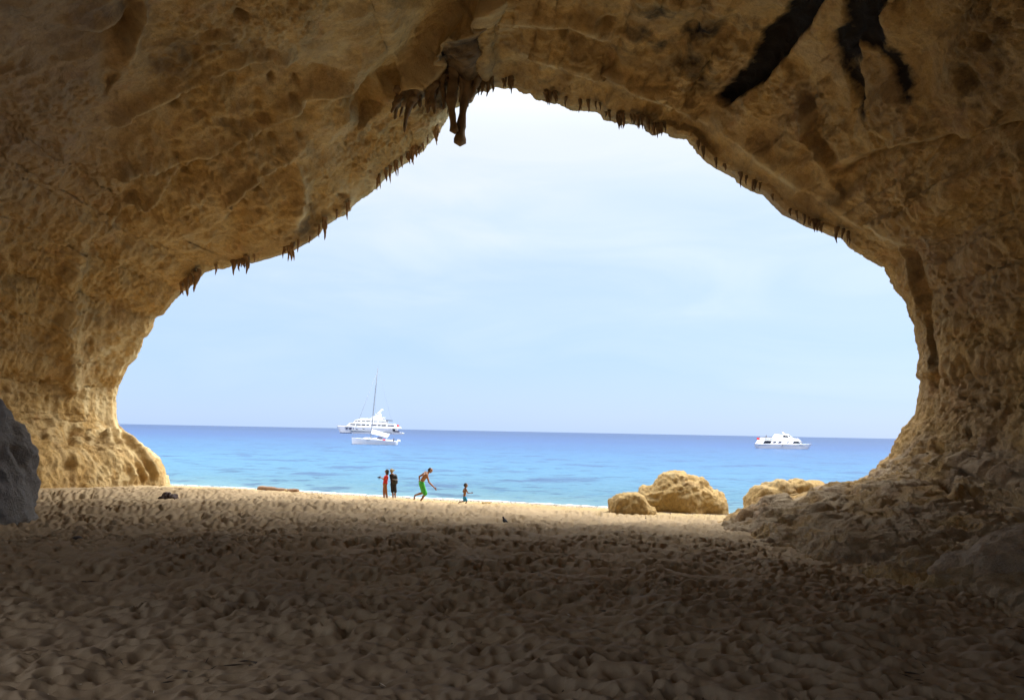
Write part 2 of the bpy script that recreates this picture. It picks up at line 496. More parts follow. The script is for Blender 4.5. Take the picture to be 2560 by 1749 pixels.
def seg_dist(px, py, line):
    """distance to a polyline in pixels, signed: positive on its right-hand side"""
    best = np.full(len(px), 1e9); sg = np.zeros(len(px))
    for (x0, y0), (x1, y1) in zip(line[:-1], line[1:]):
        dx, dy = x1 - x0, y1 - y0
        L2 = dx * dx + dy * dy
        tt = np.clip(((px - x0) * dx + (py - y0) * dy) / L2, 0, 1)
        ex, ey = px - x0 - tt * dx, py - y0 - tt * dy
        d = ex * ex + ey * ey
        up = d < best
        cr_ = np.sign(dx * (py - y0) - dy * (px - x0))
        best = np.where(up, d, best); sg = np.where(up, cr_, sg)
    return np.sqrt(best), sg

def end_fade(px, py, line, r=60):
    a = np.hypot(px - line[0][0], py - line[0][1]); b = np.hypot(px - line[-1][0], py - line[-1][1])
    return sstep(0, r, np.minimum(a, b))

def poly_dist(px, py, poly):
    """signed distance to a polygon outline (negative inside)"""
    d, _ = seg_dist(px, py, poly + [poly[0]])
    inside = np.zeros(len(px), bool)
    n = len(poly)
    for i in range(n):
        x0, y0 = poly[i]; x1, y1 = poly[(i + 1) % n]
        c = ((y0 > py) != (y1 > py)) & (px < (x1 - x0) * (py - y0) / (y1 - y0 + 1e-9) + x0)
        inside ^= c
    return np.where(inside, -d, d)

NT, NS = 1300, 520

def build_cave():
    M = np.array([at(*r) for r in RIM])
    seg = np.r_[0, np.cumsum(np.linalg.norm(np.diff(M, axis=0), axis=1))]
    # denser round the arch than at the unseen feet
    tt = np.linspace(0, seg[-1], NT)
    M = np.stack([np.interp(tt, seg, M[:, k]) for k in range(3)], 1)
    L = seg[-1]
    k7 = np.ones(3) / 3
    M[1:-1] = np.stack([np.convolve(M[:, k], k7, 'valid') for k in range(3)], 1)
    # rows from the outer cliff through the rim into the hall
    dl = np.interp(np.linspace(0, 1, NS), [0, .03, .09, .14, .86, 1.0], [-9, -5, -1.5, 0, 27, 54])
    phi = np.arctan2(M[:, 2] - 4.0, M[:, 0] + 2.0)
    phi = np.where(phi < -2, phi + 2 * np.pi, phi)
    deg = np.degrees(phi)
    E = np.interp(deg, [-60, -20, 0, 20, 45, 70, 95, 115, 135, 160, 180, 200, 230], [0, 0, .3, 2.0, 4.2, 3.4, 2.2, 4.0, 6.2, 5.2, 4.2, 4.2, 4.2])
    ksm = np.ones(61) / 61
    E = np.convolve(np.pad(E, 30, 'edge'), ksm, 'valid')
    cx, cz = np.cos(phi), np.sin(phi)
    cz = cz * sstep(.5, 9.0, M[:, 2]); nn = np.hypot(cx, cz); cx, cz = cx / nn, cz / nn
    cx = np.convolve(np.pad(cx, 20, 'edge'), np.ones(41) / 41, 'valid'); cz = np.convolve(np.pad(cz, 20, 'edge'), np.ones(41) / 41, 'valid')
    D = dl[None, :]; ones = np.ones((NT, 1))
    g = np.where(D > 0, 1 - np.exp(-np.maximum(D, 0) / 5.5), 0) - .9 * sstep(20, 52, D) * 2.0
    out = np.where(D < 0, .10 * D ** 2 + np.maximum(0, -D - 2.5) ** 2 * .55, 0)
    rad = E[:, None] * g + out * np.where(M[:, 2:3] < 1.0, .5, 1.0)
    X = M[:, 0:1] + cx[:, None] * rad
    Z = M[:, 2:3] + cz[:, None] * rad
    Y = M[:, 1:2] - D + np.where(D < 0, -.0, 0)
    Y = np.where(D < 0, M[:, 1:2] + 1.6 * (1 - np.exp(D / 1.6)), Y)
    # right-hand ledge: keeps its foot while the wall closes in on it, and climbs with the sand
    right = sstep(.60, .70, np.linspace(0, 1, NT))[:, None]
    kk = np.interp(dl, [-20, 0, 6, 13, 20, 30, 60], [1, 1, 1.0, .78, .58, .45, .3])[None, :]
    low = sstep(13, 6, Z)
    X = X + right * low * np.where(X > 8, (X - 8) * (kk - 1), 0) - right * sstep(3.2, 1.6, Z) * .085 * np.clip(D, 0, 22) * sstep(14, 9, X)
    led = right * sstep(6, 2.0, Z)
    Z = Z + led * .15 * (sand_z(8.0, np.clip(Y, -20, 30.5)) - sand_z(8.0, 30.5))
    Z = Z - led * .28 * np.maximum(Z, 0) * sstep(2, 14, D)
    # the hall closes behind the camera
    cl_ = sstep(38, 54, D) * ones
    X = X + (-2.0 - X) * cl_; Z = Z + (3.0 - Z) * cl_
    return np.stack([X, Y, Z], -1), D * ones, tt / L

def normals(P):
    du = np.gradient(P, axis=0); dv = np.gradient(P, axis=1)
    n = np.cross(du, dv); n /= np.linalg.norm(n, axis=-1, keepdims=True) + 1e-9
    return n

def cave_mesh():
    P3, D3, tfrac = build_cave()
    N3 = normals(P3)
    P = P3.reshape(-1, 3); N = N3.reshape(-1, 3); D = D3.reshape(-1)
    T = np.repeat(tfrac[:, None], NS, 1).reshape(-1)
    # make the normals point into the hall
    ctr = np.stack([np.full(len(P), -2.), P[:, 1], np.full(len(P), 6.)], 1)
    flip = np.sign(np.sum((ctr - P) * N, 1)); N = N * flip[:, None]
    px, py = project(P)
    vis = P[:, 1] > 4
    rimf = sstep(-.3, 2.2, D)             # keep the traced rim where it is
    inn = sstep(-1.0, .5, D)
    disp = np.zeros(len(P))
    leftmask = sstep(.52, .42, T)
    rightmask = sstep(.58, .68, T)
    wallL = sstep(.30, .20, T)            # upright wall and pier on the left
    wallR = sstep(.72, .80, T)
    ledge = sstep(5.0, 2.8, P[:, 2]) * rightmask
    S = P.copy()
    warp = np.stack([fbm(P * .16, 2, 41), fbm(P * .16 + 9, 2, 43), fbm(P * .16 + 5, 2, 45)], 1)
    Q = P + 1.6 * warp
    disp += (.62 * fbm(Q * .13, 2, 1) + .0) * rimf * (1 - .6 * ledge)
    disp += .26 * fbm(Q * .36, 2, 5, ridged=True) * rimf
    # diagonal scalloped beds on the vault: bands running up to the right
    A = np.array([.30, .25, .92]); A /= np.linalg.norm(A)
    along = Q @ np.array([.92, -.15, .36]); across = Q @ np.array([-.36, .25, .90]); dep = Q @ np.array([.1, .95, -.2])
    B = np.stack([along * .22, across * .85, dep * .5], 1)
    disp += .24 * fbm(B, 3, 31, ridged=True) * rimf * (1 - wallL * .6) * (1 - wallR * .5)
    # flutes down the upright walls
    Fl = np.stack([P[:, 0] * 1.1, P[:, 1] * 1.1, P[:, 2] * .22], 1) + .5 * warp
    disp += .22 * fbm(Fl, 3, 51, ridged=True) * np.maximum(wallL, wallR * .6) * (.25 + .75 * rimf)
    # strata of the ledge, gently tilted
    Ls = np.stack([P[:, 0] * .25, P[:, 1] * .4, (P[:, 2] - .12 * P[:, 0]) * 2.2], 1) + .7 * warp
    disp += .34 * fbm(Ls, 3, 57, ridged=True) * ledge * (.3 + .7 * rimf)
    # middle and small relief, broken by smooth water-worn panels
    rough = .30 + .95 * sstep(-.18, .22, fbm(Q * .17 + 21, 3, 127)); rough = rough + (1 - rough) * np.maximum(wallL, wallR) * .6
    disp += .15 * rough * fbm(Q * 1.0, 3, 61) * (.25 + .75 * rimf) * inn * (1 - .5 * ledge)
    wr = worley(np.stack([Q[:, 0] * .9, Q[:, 1] * .9, Q[:, 2] * .9], 1), 71)
    patch = sstep(-.05, .35, fbm(P * .28, 2, 73))
    disp -= .13 * rough * (1 - .6 * wallL) * sstep(.42, .08, wr) * patch * rimf * (1 - .8 * ledge)
    wr2 = worley(Q * 2.3, 75)
    patch2 = sstep(-.15, .30, fbm(P * .4 + 31, 2, 77))
    disp -= .08 * rough * sstep(.45, .1, wr2) * patch2 * (.3 + .7 * rimf) * (1 - .6 * ledge)
    disp *= 1 - .25 * sstep(6.5, 4.0, P[:, 2]) * rightmask          # water-worn, smoother rock low on the right
    B2 = np.stack([along * .9, across * 2.6, dep * 1.3], 1)
    disp += .12 * rough * fbm(B2, 3, 33, ridged=True, gain=.6) * (.35 + .65 * rimf) * (1 - .7 * wallL) * (1 - .6 * ledge)
    Fl2 = np.stack([P[:, 0] * 3.2, P[:, 1] * 3.2, P[:, 2] * .9], 1) + .5 * warp
    disp += .09 * fbm(Fl2, 3, 53, ridged=True, gain=.6) * np.maximum(wallL, wallR * .8) * (1 - .6 * ledge)
    Ls2 = np.stack([P[:, 0] * .8, P[:, 1] * 1.0, (P[:, 2] - .12 * P[:, 0]) * 7], 1) + .9 * warp
    disp += .15 * fbm(Ls2, 3, 59, ridged=True) * ledge
    disp += .16 * rough * fbm(Q * 2.4, 3, 81, ridged=True, gain=.6) * (.7 + .3 * rimf) * (1 - .5 * ledge)
    disp += .075 * rough * fbm(P * 5.0, 2, 91, ridged=True) * inn
    # keep the rim on its traced line: take out the mean of the relief there, leaving its jaggedness
    dg_ = disp.reshape(NT, NS); near = np.abs(D3[0]) < .5
    mean = np.convolve(np.pad(dg_[:, near].mean(1), 20, 'edge'), np.ones(41) / 41, 'valid')
    disp = (dg_ - mean[:, None] * np.exp(-(D3 / 2.5) ** 2)).reshape(-1)
    # ---- named features (where they lie on the rock)
    crest = np.zeros(len(P))
    def ridge(line, w, h, step=0.0, sw=60, r=60, stepfade=170):
        nonlocal disp
        d, s = seg_dist(px, py, line)
        ef = end_fade(px, py, line, r) * vis * (D > .3)
        disp += 1.6 * h * np.exp(-(d / w) ** 2) * ef
        if h > 0: crest[:] = np.maximum(crest, np.exp(-(d / (w * .55)) ** 2) * ef)
        if step:       # the right-hand side of the line is set back by step metres and comes level again further off
            disp -= 1.6 * step * sstep(-4, 12, d * s) * sstep(stepfade, 0, d) * ef
    # left mass stands proud of the recess with the stalactites
    ridge([(1240, -60), (1200, 0), (1150, 62), (1100, 108), (1060, 150), (1015, 195), (960, 250)], 30, .35, 1.0, r=50, stepfade=120)
    ridge([(248, 289), (320, 268), (403, 232), (465, 201), (516, 170), (578, 150), (671, 134), (760, 150)], 16, .30, .55, stepfade=120)
    ridge([(289, 454), (310, 403), (413, 385), (516, 362), (568, 336), (620, 305), (697, 274), (775, 227), (852, 207), (930, 190)], 18, .36, .45, stepfade=110)
    ridge([(250, 560), (300, 500), (372, 495), (413, 444), (454, 408), (516, 372)], 14, .22, .35, stepfade=90)
    ridge([(547, 552), (583, 490), (609, 449), (671, 408), (738, 367)], 13, .24, .40, stepfade=90)
    ridge([(735, 600), (742, 520), (755, 455), (745, 375)], 26, .35, .12, stepfade=80)
    ridge([(361, -20), (351, 57), (330, 110), (300, 160)], 14, .25, .40, stepfade=90)
    ridge([(180, 560), (165, 700), (160, 850), (180, 1000)], 30, .35, 0)
    ridge([(130, 60), (240, 70), (340, 30)], 20, .2, .3, stepfade=60)
    # right side: overhanging panel with a crack under it, and the dark groove down the wall
    ridge([(2600, 300), (2556, 307), (2456, 322), (2305, 353), (2229, 363), (2138, 403), (2073, 440)][::-1], 10, -.45, 0)
    ridge([(2073, 440), (2138, 403), (2229, 363), (2305, 353), (2456, 322), (2600, 300)], 14, .1, .55, stepfade=130)
    ridge([(2075, 440), (2053, 383), (2017, 332), (2022, 282), (1990, 200)], 12, .2, .35, stepfade=80)
    ridge([(2285, 590), (2312, 680), (2325, 750), (2322, 830), (2338, 900), (2352, 1000)], 13, -.16, 0, r=40)
    ridge([(2262, 590), (2285, 680), (2297, 760), (2297, 800)], 9, .22, 0, r=30)
    ridge([(1830, 330), (1900, 400), (2000, 470), (2100, 530), (2200, 570), (2330, 600)], 30, .12, .1, stepfade=80)
    ridge([(1300, 120), (1420, 150), (1560, 190), (1680, 250), (1790, 320)], 26, .3, .35, stepfade=90)
    ridge([(1230, 60), (1330, 30), (1450, 40), (1560, 90)], 26, .3, .3, stepfade=90)
    # pier foot: tufa ribs fanning out
    for ln in ([(290, 1085), (330, 1120), (370, 1160), (392, 1205)], [(265, 1080), (310, 1130), (345, 1175), (362, 1210)], [(245, 1090), (285, 1140), (312, 1180), (325, 1212)]):
        ridge(ln, 9, .35, 0, r=20)
    for ln in ([(285, 1095), (322, 1145), (352, 1200)], [(262, 1105), (298, 1160), (320, 1205)]):
        ridge(ln, 7, -.25, 0, r=20)
    def pit(x, y, rx, ry, depth):
        nonlocal disp
        q = ((px - x) / rx) ** 2 + ((py - y) / ry) ** 2
        disp -= depth * np.exp(-q ** 1.6) * vis * (D > .3)
    for a in [(2379, 1259, 20, 17, 1.0), (2366, 1143, 16, 22, .45), (2514, 1021, 11, 12, .5), (2445, 1102, 8, 18, .4), (682, 200, 8, 10, .5), (738, 203, 8, 7, .4),
              (602, 28, 20, 9, .35), (727, 232, 12, 7, .35), (2000, 1262, 22, 10, .4), (2130, 1258, 22, 9, .45), (1175, 5, 7, 18, .5), (1520, 30, 18, 12, .4), (1412, 70, 10, 12, .4),
              (2450, 1215, 16, 12, .5), (165, 1095, 14, 30, .45), (156, 1170, 10, 16, .35), (440, 272, 14, 6, .35), (500, 280, 16, 6, .3), (560, 290, 26, 8, .3), (650, 270, 26, 8, .3), (860, 235, 22, 8, .3), (640, 250, 10, 6, .3),
              (1075, 218, 10, 8, .6), (1010, 212, 10, 12, .6), (2480, 90, 22, 26, .5), (2440, 190, 26, 30, .4)]:
        pit(*a)
    for _ in range(36):      # small pits peppering the right wall
        pit(rng.uniform(2330, 2560), rng.uniform(620, 1010), rng.uniform(3.5, 7), rng.uniform(3.5, 7), rng.uniform(.12, .3))
    for _ in range(60):
        pit(rng.uniform(420, 900), rng.uniform(200, 560), rng.uniform(6, 14), rng.uniform(3, 6), rng.uniform(.1, .25))
    disp *= 1.0
    # ---- stains, and shade painted dark into the deep crack and the recess
    stain_shade = np.zeros(len(P)); pale = np.zeros(len(P)); grey = np.zeros(len(P))
    wob = 12 * fbm(P * .8, 3, 95) + 9 * fbm(P * 2.5, 3, 97)
    polys = [
        [(1796, 237), (1831, 202), (1876, 156), (1912, 76), (1962, 30), (2010, -40), (2110, -40), (2040, 50), (1990, 115), (1940, 165), (1902, 206), (1851, 242), (1816, 262)],
        [(2103, 65), (2138, -40), (2235, -40), (2244, 86), (2224, 101), (2184, 91), (2179, 146), (2179, 212), (2204, 302), (2234, 357), (2210, 330), (2174, 262), (2143, 171), (2113, 111)],
        [(2214, 90), (2255, 100), (2285, 166), (2314, 247), (2294, 237), (2250, 170)]]
    for kp, pl in enumerate(polys):
        dd = poly_dist(px, py, pl) + wob * (1.0 if kp == 0 else 1.6)
        stain_shade = np.maximum(stain_shade, (sstep(12, -10, dd) if kp == 0 else .9 * sstep(20, -20, dd)) * vis)
        disp -= (.7 if kp == 0 else .15) * sstep(8, -16, dd) * vis
    def blot(x, y, rx, ry, a):
        nonlocal stain_shade
        q = ((px - x) / rx) ** 2 + ((py - y) / ry) ** 2
        stain_shade = np.maximum(stain_shade, a * np.exp(-q) * vis * sstep(-.35, .35, fbm(P * .9 + x, 3, 99) + .1))
    for a in [(1700, 60, 190, 110, .62), (2470, 130, 110, 190, .55), (1330, 150, 200, 80, .30), (1150, 150, 60, 70, .75), (1165, 100, 40, 60, .7), (1090, 190, 70, 30, .6), (1750, 150, 80, 90, .6), (602, 28, 30, 12, .6),
              (2330, 860, 16, 150, .42), (760, 560, 26, 70, .48), (1100, 230, 110, 50, .55), (2400, 320, 200, 40, .3), (1620, 330, 60, 30, .4), (1380, 215, 45, 40, .5), (2500, 1350, 120, 60, .3), (1480, 240, 300, 30, .25)]:
        blot(*a)
    # outside light painted pale on the outer left lip; pale limestone on the pier
    lip = [(1125, 262), (1085, 320), (1020, 385), (960, 430), (900, 480), (840, 530)]
    d, s = seg_dist(px, py, lip)
    pale = np.maximum(pale, .85 * sstep(70, 10, d) * sstep(2.5, .6, D) * sstep(-.3, .25, fbm(P * np.array([.7, .7, .7]), 3, 103)))
    pl2 = sstep(.18, .12, T) * sstep(7, .3, D) * sstep(-.08, .2, fbm(np.stack([P[:, 0] * 1.6, P[:, 1] * 1.6, P[:, 2] * .18], 1), 3, 105))
    pale = np.maximum(pale, .9 * pl2)
    pale = np.maximum(pale, .25 * sstep(0.05, .4, fbm(P * .35 + 7, 3, 107)) * leftmask)
    grey = np.maximum(grey, .55 * ledge * sstep(-.2, .3, fbm(P * .5, 3, 109)))
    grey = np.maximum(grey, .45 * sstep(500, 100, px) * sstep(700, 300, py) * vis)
    grey = np.maximum(grey, .25 * rightmask * sstep(-.1, .4, fbm(P * .25 + 3, 2, 111)))
    pale = np.maximum(pale, .55 * crest * sstep(-.35, .2, fbm(P * 1.2, 3, 113)))
    # dark brown weathered zones, and the shade of the stalactite recess painted in
    brown = np.zeros(len(P))
    bn = sstep(-.30, .22, fbm(Q * .55 + 3, 4, 117)) * (.55 + .45 * sstep(-.25, .2, fbm(Q * 2.2, 3, 119)))
    for x, y, rx, ry, am in [(1500, 130, 330, 150, .6), (1150, 190, 150, 90, .95), (1750, 200, 120, 160, .6), (520, 120, 130, 42, .95), (590, 100, 70, 32, .9), (420, 160, 60, 24, .9), (270, 40, 120, 55, .85), (120, 110, 140, 80, .6), (860, 120, 110, 50, .55), (2480, 150, 130, 200, .6), (2400, 1150, 170, 170, .25), (2300, 800, 50, 200, .5), (760, 545, 32, 85, .8), (2150, 250, 160, 150, .4), (130, 820, 140, 60, .4), (130, 1130, 150, 40, .4), (620, 430, 80, 60, .4), (2000, 520, 200, 60, .45), (1620, 310, 160, 40, .7), (1380, 215, 60, 45, .8)]:
        q = ((px - x) / rx) ** 2 + ((py - y) / ry) ** 2
        brown = np.maximum(brown, am * np.exp(-q ** 1.5) * bn * vis)
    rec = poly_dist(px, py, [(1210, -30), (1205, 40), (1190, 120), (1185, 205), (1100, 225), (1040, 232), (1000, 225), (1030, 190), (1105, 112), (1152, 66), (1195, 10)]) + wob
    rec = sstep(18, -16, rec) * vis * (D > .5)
    brown = np.maximum(brown, .95 * rec); stain_shade = np.maximum(stain_shade, .34 * rec)
    pale *= 1 - .7 * brown
    V = P + N * disp[:, None]
    # wind-blown sand lying on the level tops of the ledge
    NV = normals(V.reshape(NT, NS, 3)).reshape(-1, 3)
    dust = sstep(.55, .9, np.abs(NV[:, 2])) * sstep(4.5, 2.5, P[:, 2]) * rightmask * sstep(-.4, .15, fbm(P * .8, 3, 115)) * inn
    me = grid_mesh('cave', V, NT, NS, {'stain_shade': stain_shade, 'pale': pale, 'grey': grey, 'dust': dust, 'brown': brown})
    # unseen openings cut left and right, added to let fill light into the hall
    wobl = 1.5 * fbm(P * .3, 3, 121)
    gone = ((P[:, 1] + wobl < -7) & (P[:, 1] + wobl > -17) & (P[:, 2] + wobl < 8) & (T > .6)) | ((P[:, 1] + wobl < 12) & (P[:, 2] + wobl < 9.5) & (T < .4) & (P[:, 1] > -20))
    bm_ = bmesh.new(); bm_.from_mesh(me); bm_.verts.ensure_lookup_table()
    bmesh.ops.delete(bm_, geom=[bm_.verts[int(i)] for i in np.nonzero(gone)[0]], context='VERTS')
    bm_.to_mesh(me); bm_.free()
    return me

ROCK = rock_material('cave_limestone')
CAVE = tag(link('cave', cave_mesh(), ROCK), 'ochre limestone sea cave with a wide arched mouth', kind='structure')
# ------------------------------------------------------------------ stalactites hanging from the rim (parts of the cave)
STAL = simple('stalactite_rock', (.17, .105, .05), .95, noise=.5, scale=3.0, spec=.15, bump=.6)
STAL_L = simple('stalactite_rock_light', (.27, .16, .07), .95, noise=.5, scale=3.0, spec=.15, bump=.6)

def stalactite(bx, by, tx, ty, wpx, Y, knob=.25, tip=.12, mat=STAL, seed=0, bulb=0.0):
    r_ = np.random.default_rng(seed + int(bx * 7 + by))
    a, b = np.array(at(bx, by, Y)), np.array(at(tx, ty, Y))
    r0 = wpx * .5 * Y / FPX
    n, m = 22, 14
    V = []
    ph = r_.uniform(0, 6, 4)
    for i in range(n):
        f = i / (n - 1)
        c = a + (b - a) * f
        prof = (1 - f) ** .75 * (1 - tip) + tip * (1 - .35 * f)
        prof *= 1 + knob * (.5 * math.sin(f * 13 + ph[0]) + .4 * math.sin(f * 27 + ph[1]))
        if bulb: prof = max(prof, .0) * (1 - f * .25) + bulb * math.exp(-((f - .93) / .08) ** 2)
        if i == n - 1: prof = .02
        for j in range(m):
            th = 2 * math.pi * j / m
            rr = r0 * prof * (1 + knob * .8 * math.sin(3 * th + ph[2] + f * 4) * .5 + r_.uniform(-.08, .08))
            V.append(c + rr * np.array([math.cos(th), math.sin(th), 0]) + np.array([.3 * r0 * math.sin(f * 5 + ph[3]), 0, 0]))
    idx = np.arange(n * m).reshape(n, m)
    q = np.stack([idx[:-1], np.roll(idx, -1, 1)[:-1], np.roll(idx, -1, 1)[1:], idx[1:]], -1).reshape(-1, 4)
    return link('stalactite', raw_mesh('stalactite', np.array(V), q), mat, CAVE)

def rim_y(px):
    xs = [r[0] for r in RIM[9:106]]; ys = [r[2] for r in RIM[9:106]]
    return float(np.interp(px, xs, ys))

S_ = [  # base x, y, tip x, y, width, bulbous end
    (1134, 165, 1133, 336, 34, .15), (1162, 150, 1155, 367, 36, .45), (1152, 170, 1170, 268, 26, 0), (1087, 190, 1082, 286, 30, 0), (1060, 200, 1048, 270, 26, 0),
    (1108, 190, 1104, 262, 26, 0), (1030, 225, 1012, 332, 22, 0), (1005, 235, 985, 300, 20, 0), (1178, 190, 1174, 254, 22, 0)]
for k in range(16):
    q = k / 15
    S_.append((1192 - 190 * q + 6 * math.sin(k * 5), 168 + 52 * q, 1188 - 205 * q, 236 + 46 * q + 22 * math.sin(k * 2.3), 26 + 10 * math.sin(k * 1.7), 0))
for i, (bx, by, tx, ty, w, bu) in enumerate(S_):
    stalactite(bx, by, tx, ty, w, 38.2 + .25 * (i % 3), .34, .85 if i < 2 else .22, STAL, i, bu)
T_ = [(455, 700, 451, 738, 15), (466, 695, 467, 741, 15), (478, 690, 474, 722, 13), (490, 680, 487, 731, 17), (498, 672, 497, 705, 12),
      (540, 660, 539, 689, 8), (580, 650, 579, 666, 9), (597, 648, 598, 679, 10), (608, 650, 609, 668, 8), (620, 648, 621, 672, 11), (727, 612, 727, 653, 14), (733, 615, 731, 640, 9), (713, 622, 713, 634, 6),
      (797, 570, 798, 595, 7), (841, 530, 843, 547, 8), (775, 590, 774, 609, 7), (966, 425, 965, 455, 11), (977, 415, 975, 459, 9), (994, 402, 994, 442, 7), (1020, 385, 1019, 402, 11), (1040, 370, 1040, 394, 12), (1050, 368, 1049, 388, 12), (1091, 322, 1091, 364, 10),
      (1199, 208, 1198, 226, 8), (1219, 208, 1219, 232, 10), (1258, 198, 1259, 222, 9), (1264, 198, 1263, 219, 6), (1272, 198, 1271, 212, 5), (1283, 198, 1283, 213, 5),
      (1366, 225, 1368, 263, 14), (1376, 225, 1377, 256, 12), (1388, 228, 1388, 260, 13), (1548, 284, 1549, 310, 9), (1558, 284, 1558, 323, 13), (1584, 286, 1585, 313, 10), (1578, 285, 1578, 303, 8), (1596, 288, 1596, 323, 13), (1607, 290, 1606, 312, 10),
      (1621, 300, 1622, 328, 12), (1635, 308, 1636, 341, 13), (1644, 308, 1645, 346, 9), (1655, 308, 1655, 332, 5), (1659, 308, 1659, 326, 4), (1515, 280, 1515, 294, 8),
      (1790, 395, 1791, 412, 9), (1812, 410, 1813, 428, 10), (1850, 430, 1851, 449, 9), (1931, 485, 1932, 503, 9), (1975, 522, 1976, 541, 9), (2025, 548, 2026, 566, 10), (2043, 555, 2042, 576, 12), (2053, 558, 2054, 583, 12)]
_r = random.Random(5)
_rx = [r[0] for r in RIM[22:106]]; _ry = [r[1] for r in RIM[22:106]]
for c0, n, sp in ((470, 5, 22), (600, 10, 40), (720, 4, 20), (850, 6, 50), (970, 8, 28), (1045, 8, 30), (1100, 4, 14), (1215, 9, 28), (1275, 5, 22), (1378, 9, 24), (1470, 6, 40), (1555, 7, 24), (1600, 7, 24), (1645, 8, 20), (1760, 5, 40), (1880, 6, 60), (2030, 6, 30), (2120, 4, 30)):
    for k in range(n):
        x = c0 + _r.gauss(0, sp * .6); y = float(np.interp(x, _rx, _ry)); L_ = 6 + abs(_r.gauss(0, 11)); w_ = 4 + L_ * _r.uniform(.2, .45)
        T_.append((x, y - 16, x + _r.uniform(-2, 2), y + L_, w_))
for i, (bx, by, tx, ty, w) in enumerate(T_):
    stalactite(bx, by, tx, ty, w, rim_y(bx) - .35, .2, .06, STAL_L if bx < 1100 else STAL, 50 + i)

# ------------------------------------------------------------------ boulders and slabs, each from its own outline
def outline_rock(name, top, Y, depth, mat, label, cat, base_drop=.35, amp=.16, freq=1.0, e=.55, seed=0, nx=90, na=64, yshift=0.0, group=None, strata=0.0, base_z=None, lean=0.0):
    """top: photo-pixel outline of the upper edge, left to right; the rock is lofted across it with real depth"""
    Y = Y + depth * .5 + yshift           # the outline is seen at the middle of the rock, its foot in front
    W_ = np.array([at(x, y, Y) for x, y in top])
    xs = np.linspace(W_[0, 0], W_[-1, 0], nx)
    zt = np.interp(xs, W_[:, 0], W_[:, 2])
    ctr = np.array([W_[:, 0].mean(), Y, 0.0])
    zb = (float(sand_z(ctr[0], ctr[1])) if base_z is None else base_z) - base_drop
    f = (xs - xs[0]) / (xs[-1] - xs[0])
    wd = depth * (1 - np.abs(2 * f - 1) ** 3.0) ** .5 + .02
    V = []
    al = np.linspace(0, math.pi, na)
    for i in range(nx):
        h = max(zt[i] - zb, .02)
        c_, s_ = np.cos(al), np.sin(al)
        y = -np.sign(c_) * np.abs(c_) ** e * wd[i] * .5
        z = zb + np.abs(s_) ** e * h
        V.append(np.stack([np.full(na, xs[i]) - ctr[0], y + lean * (z - zb), z - zb], 1))
    V = np.array(V).reshape(-1, 3)
    N = normals(V.reshape(nx, na, 3)).reshape(-1, 3)
    cc = np.array([0, 0, (zt.mean() - zb) * .4])
    N = N * np.sign(np.sum((V - cc) * N, 1))[:, None]
    Q = V * freq + seed * 13.7
    d = amp * fbm(Q * .9, 3, seed, ridged=True) + amp * .6 * fbm(Q * 2.4, 3, seed + 3, ridged=True) + amp * .25 * fbm(Q * 6, 2, seed + 5)
    d -= amp * .25 * sstep(.4, .1, worley(Q * 1.6, seed + 7))
    d += amp * 1.4 * (np.abs(fbm(Q * .6 + 3, 2, seed + 11)) * 2 - .5)         # broad facets with sharp creases
    if strata:
        d += strata * fbm(np.stack([V[:, 0] * .5, V[:, 1] * .6, (V[:, 2] - .3 * V[:, 0]) * 4], 1) + seed, 2, seed + 9, ridged=True)
    edge = np.repeat(np.minimum(1, np.minimum(f, 1 - f) * 14), na)
    V = V + N * (d * edge)[:, None]
    V = np.concatenate([V])
    me = grid_mesh(name, V, nx, na)
    bm_ = bmesh.new(); bm_.from_mesh(me)
    bmesh.ops.holes_fill(bm_, edges=[x for x in bm_.edges if x.is_boundary], sides=0)
    bmesh.ops.recalc_face_normals(bm_, faces=bm_.faces)
    bm_.to_mesh(me); bm_.free()
    for p in me.polygons: p.use_smooth = True
    o = link(name, me, mat)
    o.location = (ctr[0], ctr[1], zb)
    return tag(o, label, cat, group)

B_GOLD = rock_material('golden_boulder', (1.1, 1.2, 1.4), attrs=False, scale=1.4)
B_BROWN = rock_material('brown_slab', (.85, .82, .85), sat_grey=.25, attrs=False, scale=1.4)
B_GREY = rock_material('grey_outcrop', (.55, .8, 1.9), sat_grey=.4, attrs=False, scale=1.0)
B_VIOLET = rock_material('violet_grey_slab', (1.0, 1.1, 1.6), sat_grey=.35, attrs=False, scale=1.2)

yb = ground(1700, 1283).y
outline_rock('boulder', [(1590, 1262), (1600, 1238), (1625, 1222), (1655, 1205), (1680, 1196), (1705, 1190), (1725, 1193), (1748, 1205), (1770, 1222), (1785, 1234), (1800, 1244), (1806, 1262), (1807, 1284)],
             yb, 2.7, B_GOLD, 'large golden domed boulder standing on the sand at the waterline', 'boulder', amp=.20, freq=.85, seed=3, e=.7, nx=130, na=90, strata=.08)
outline_rock('boulder', [(1523, 1276), (1530, 1255), (1545, 1242), (1563, 1237), (1580, 1236), (1598, 1240), (1610, 1252), (1620, 1266), (1640, 1280)],
             ground(1580, 1287).y, 1.3, B_GOLD, 'small golden boulder leaning against the left side of the large domed boulder', 'boulder', amp=.12, freq=1.5, seed=5, e=.6, nx=60, na=44, yshift=-.1)
outline_rock('boulder', [(1852, 1296), (1868, 1272), (1880, 1250), (1900, 1229), (1925, 1217), (1950, 1211), (1968, 1220), (1990, 1213), (2010, 1212), (2040, 1217), (2060, 1223), (2078, 1232), (2100, 1245)],
             35.5, 2.6, B_GOLD, 'golden boulder half hidden behind the flat rock ledge', 'boulder', amp=.2, freq=.85, seed=8, e=.6, strata=.08, base_drop=.5)
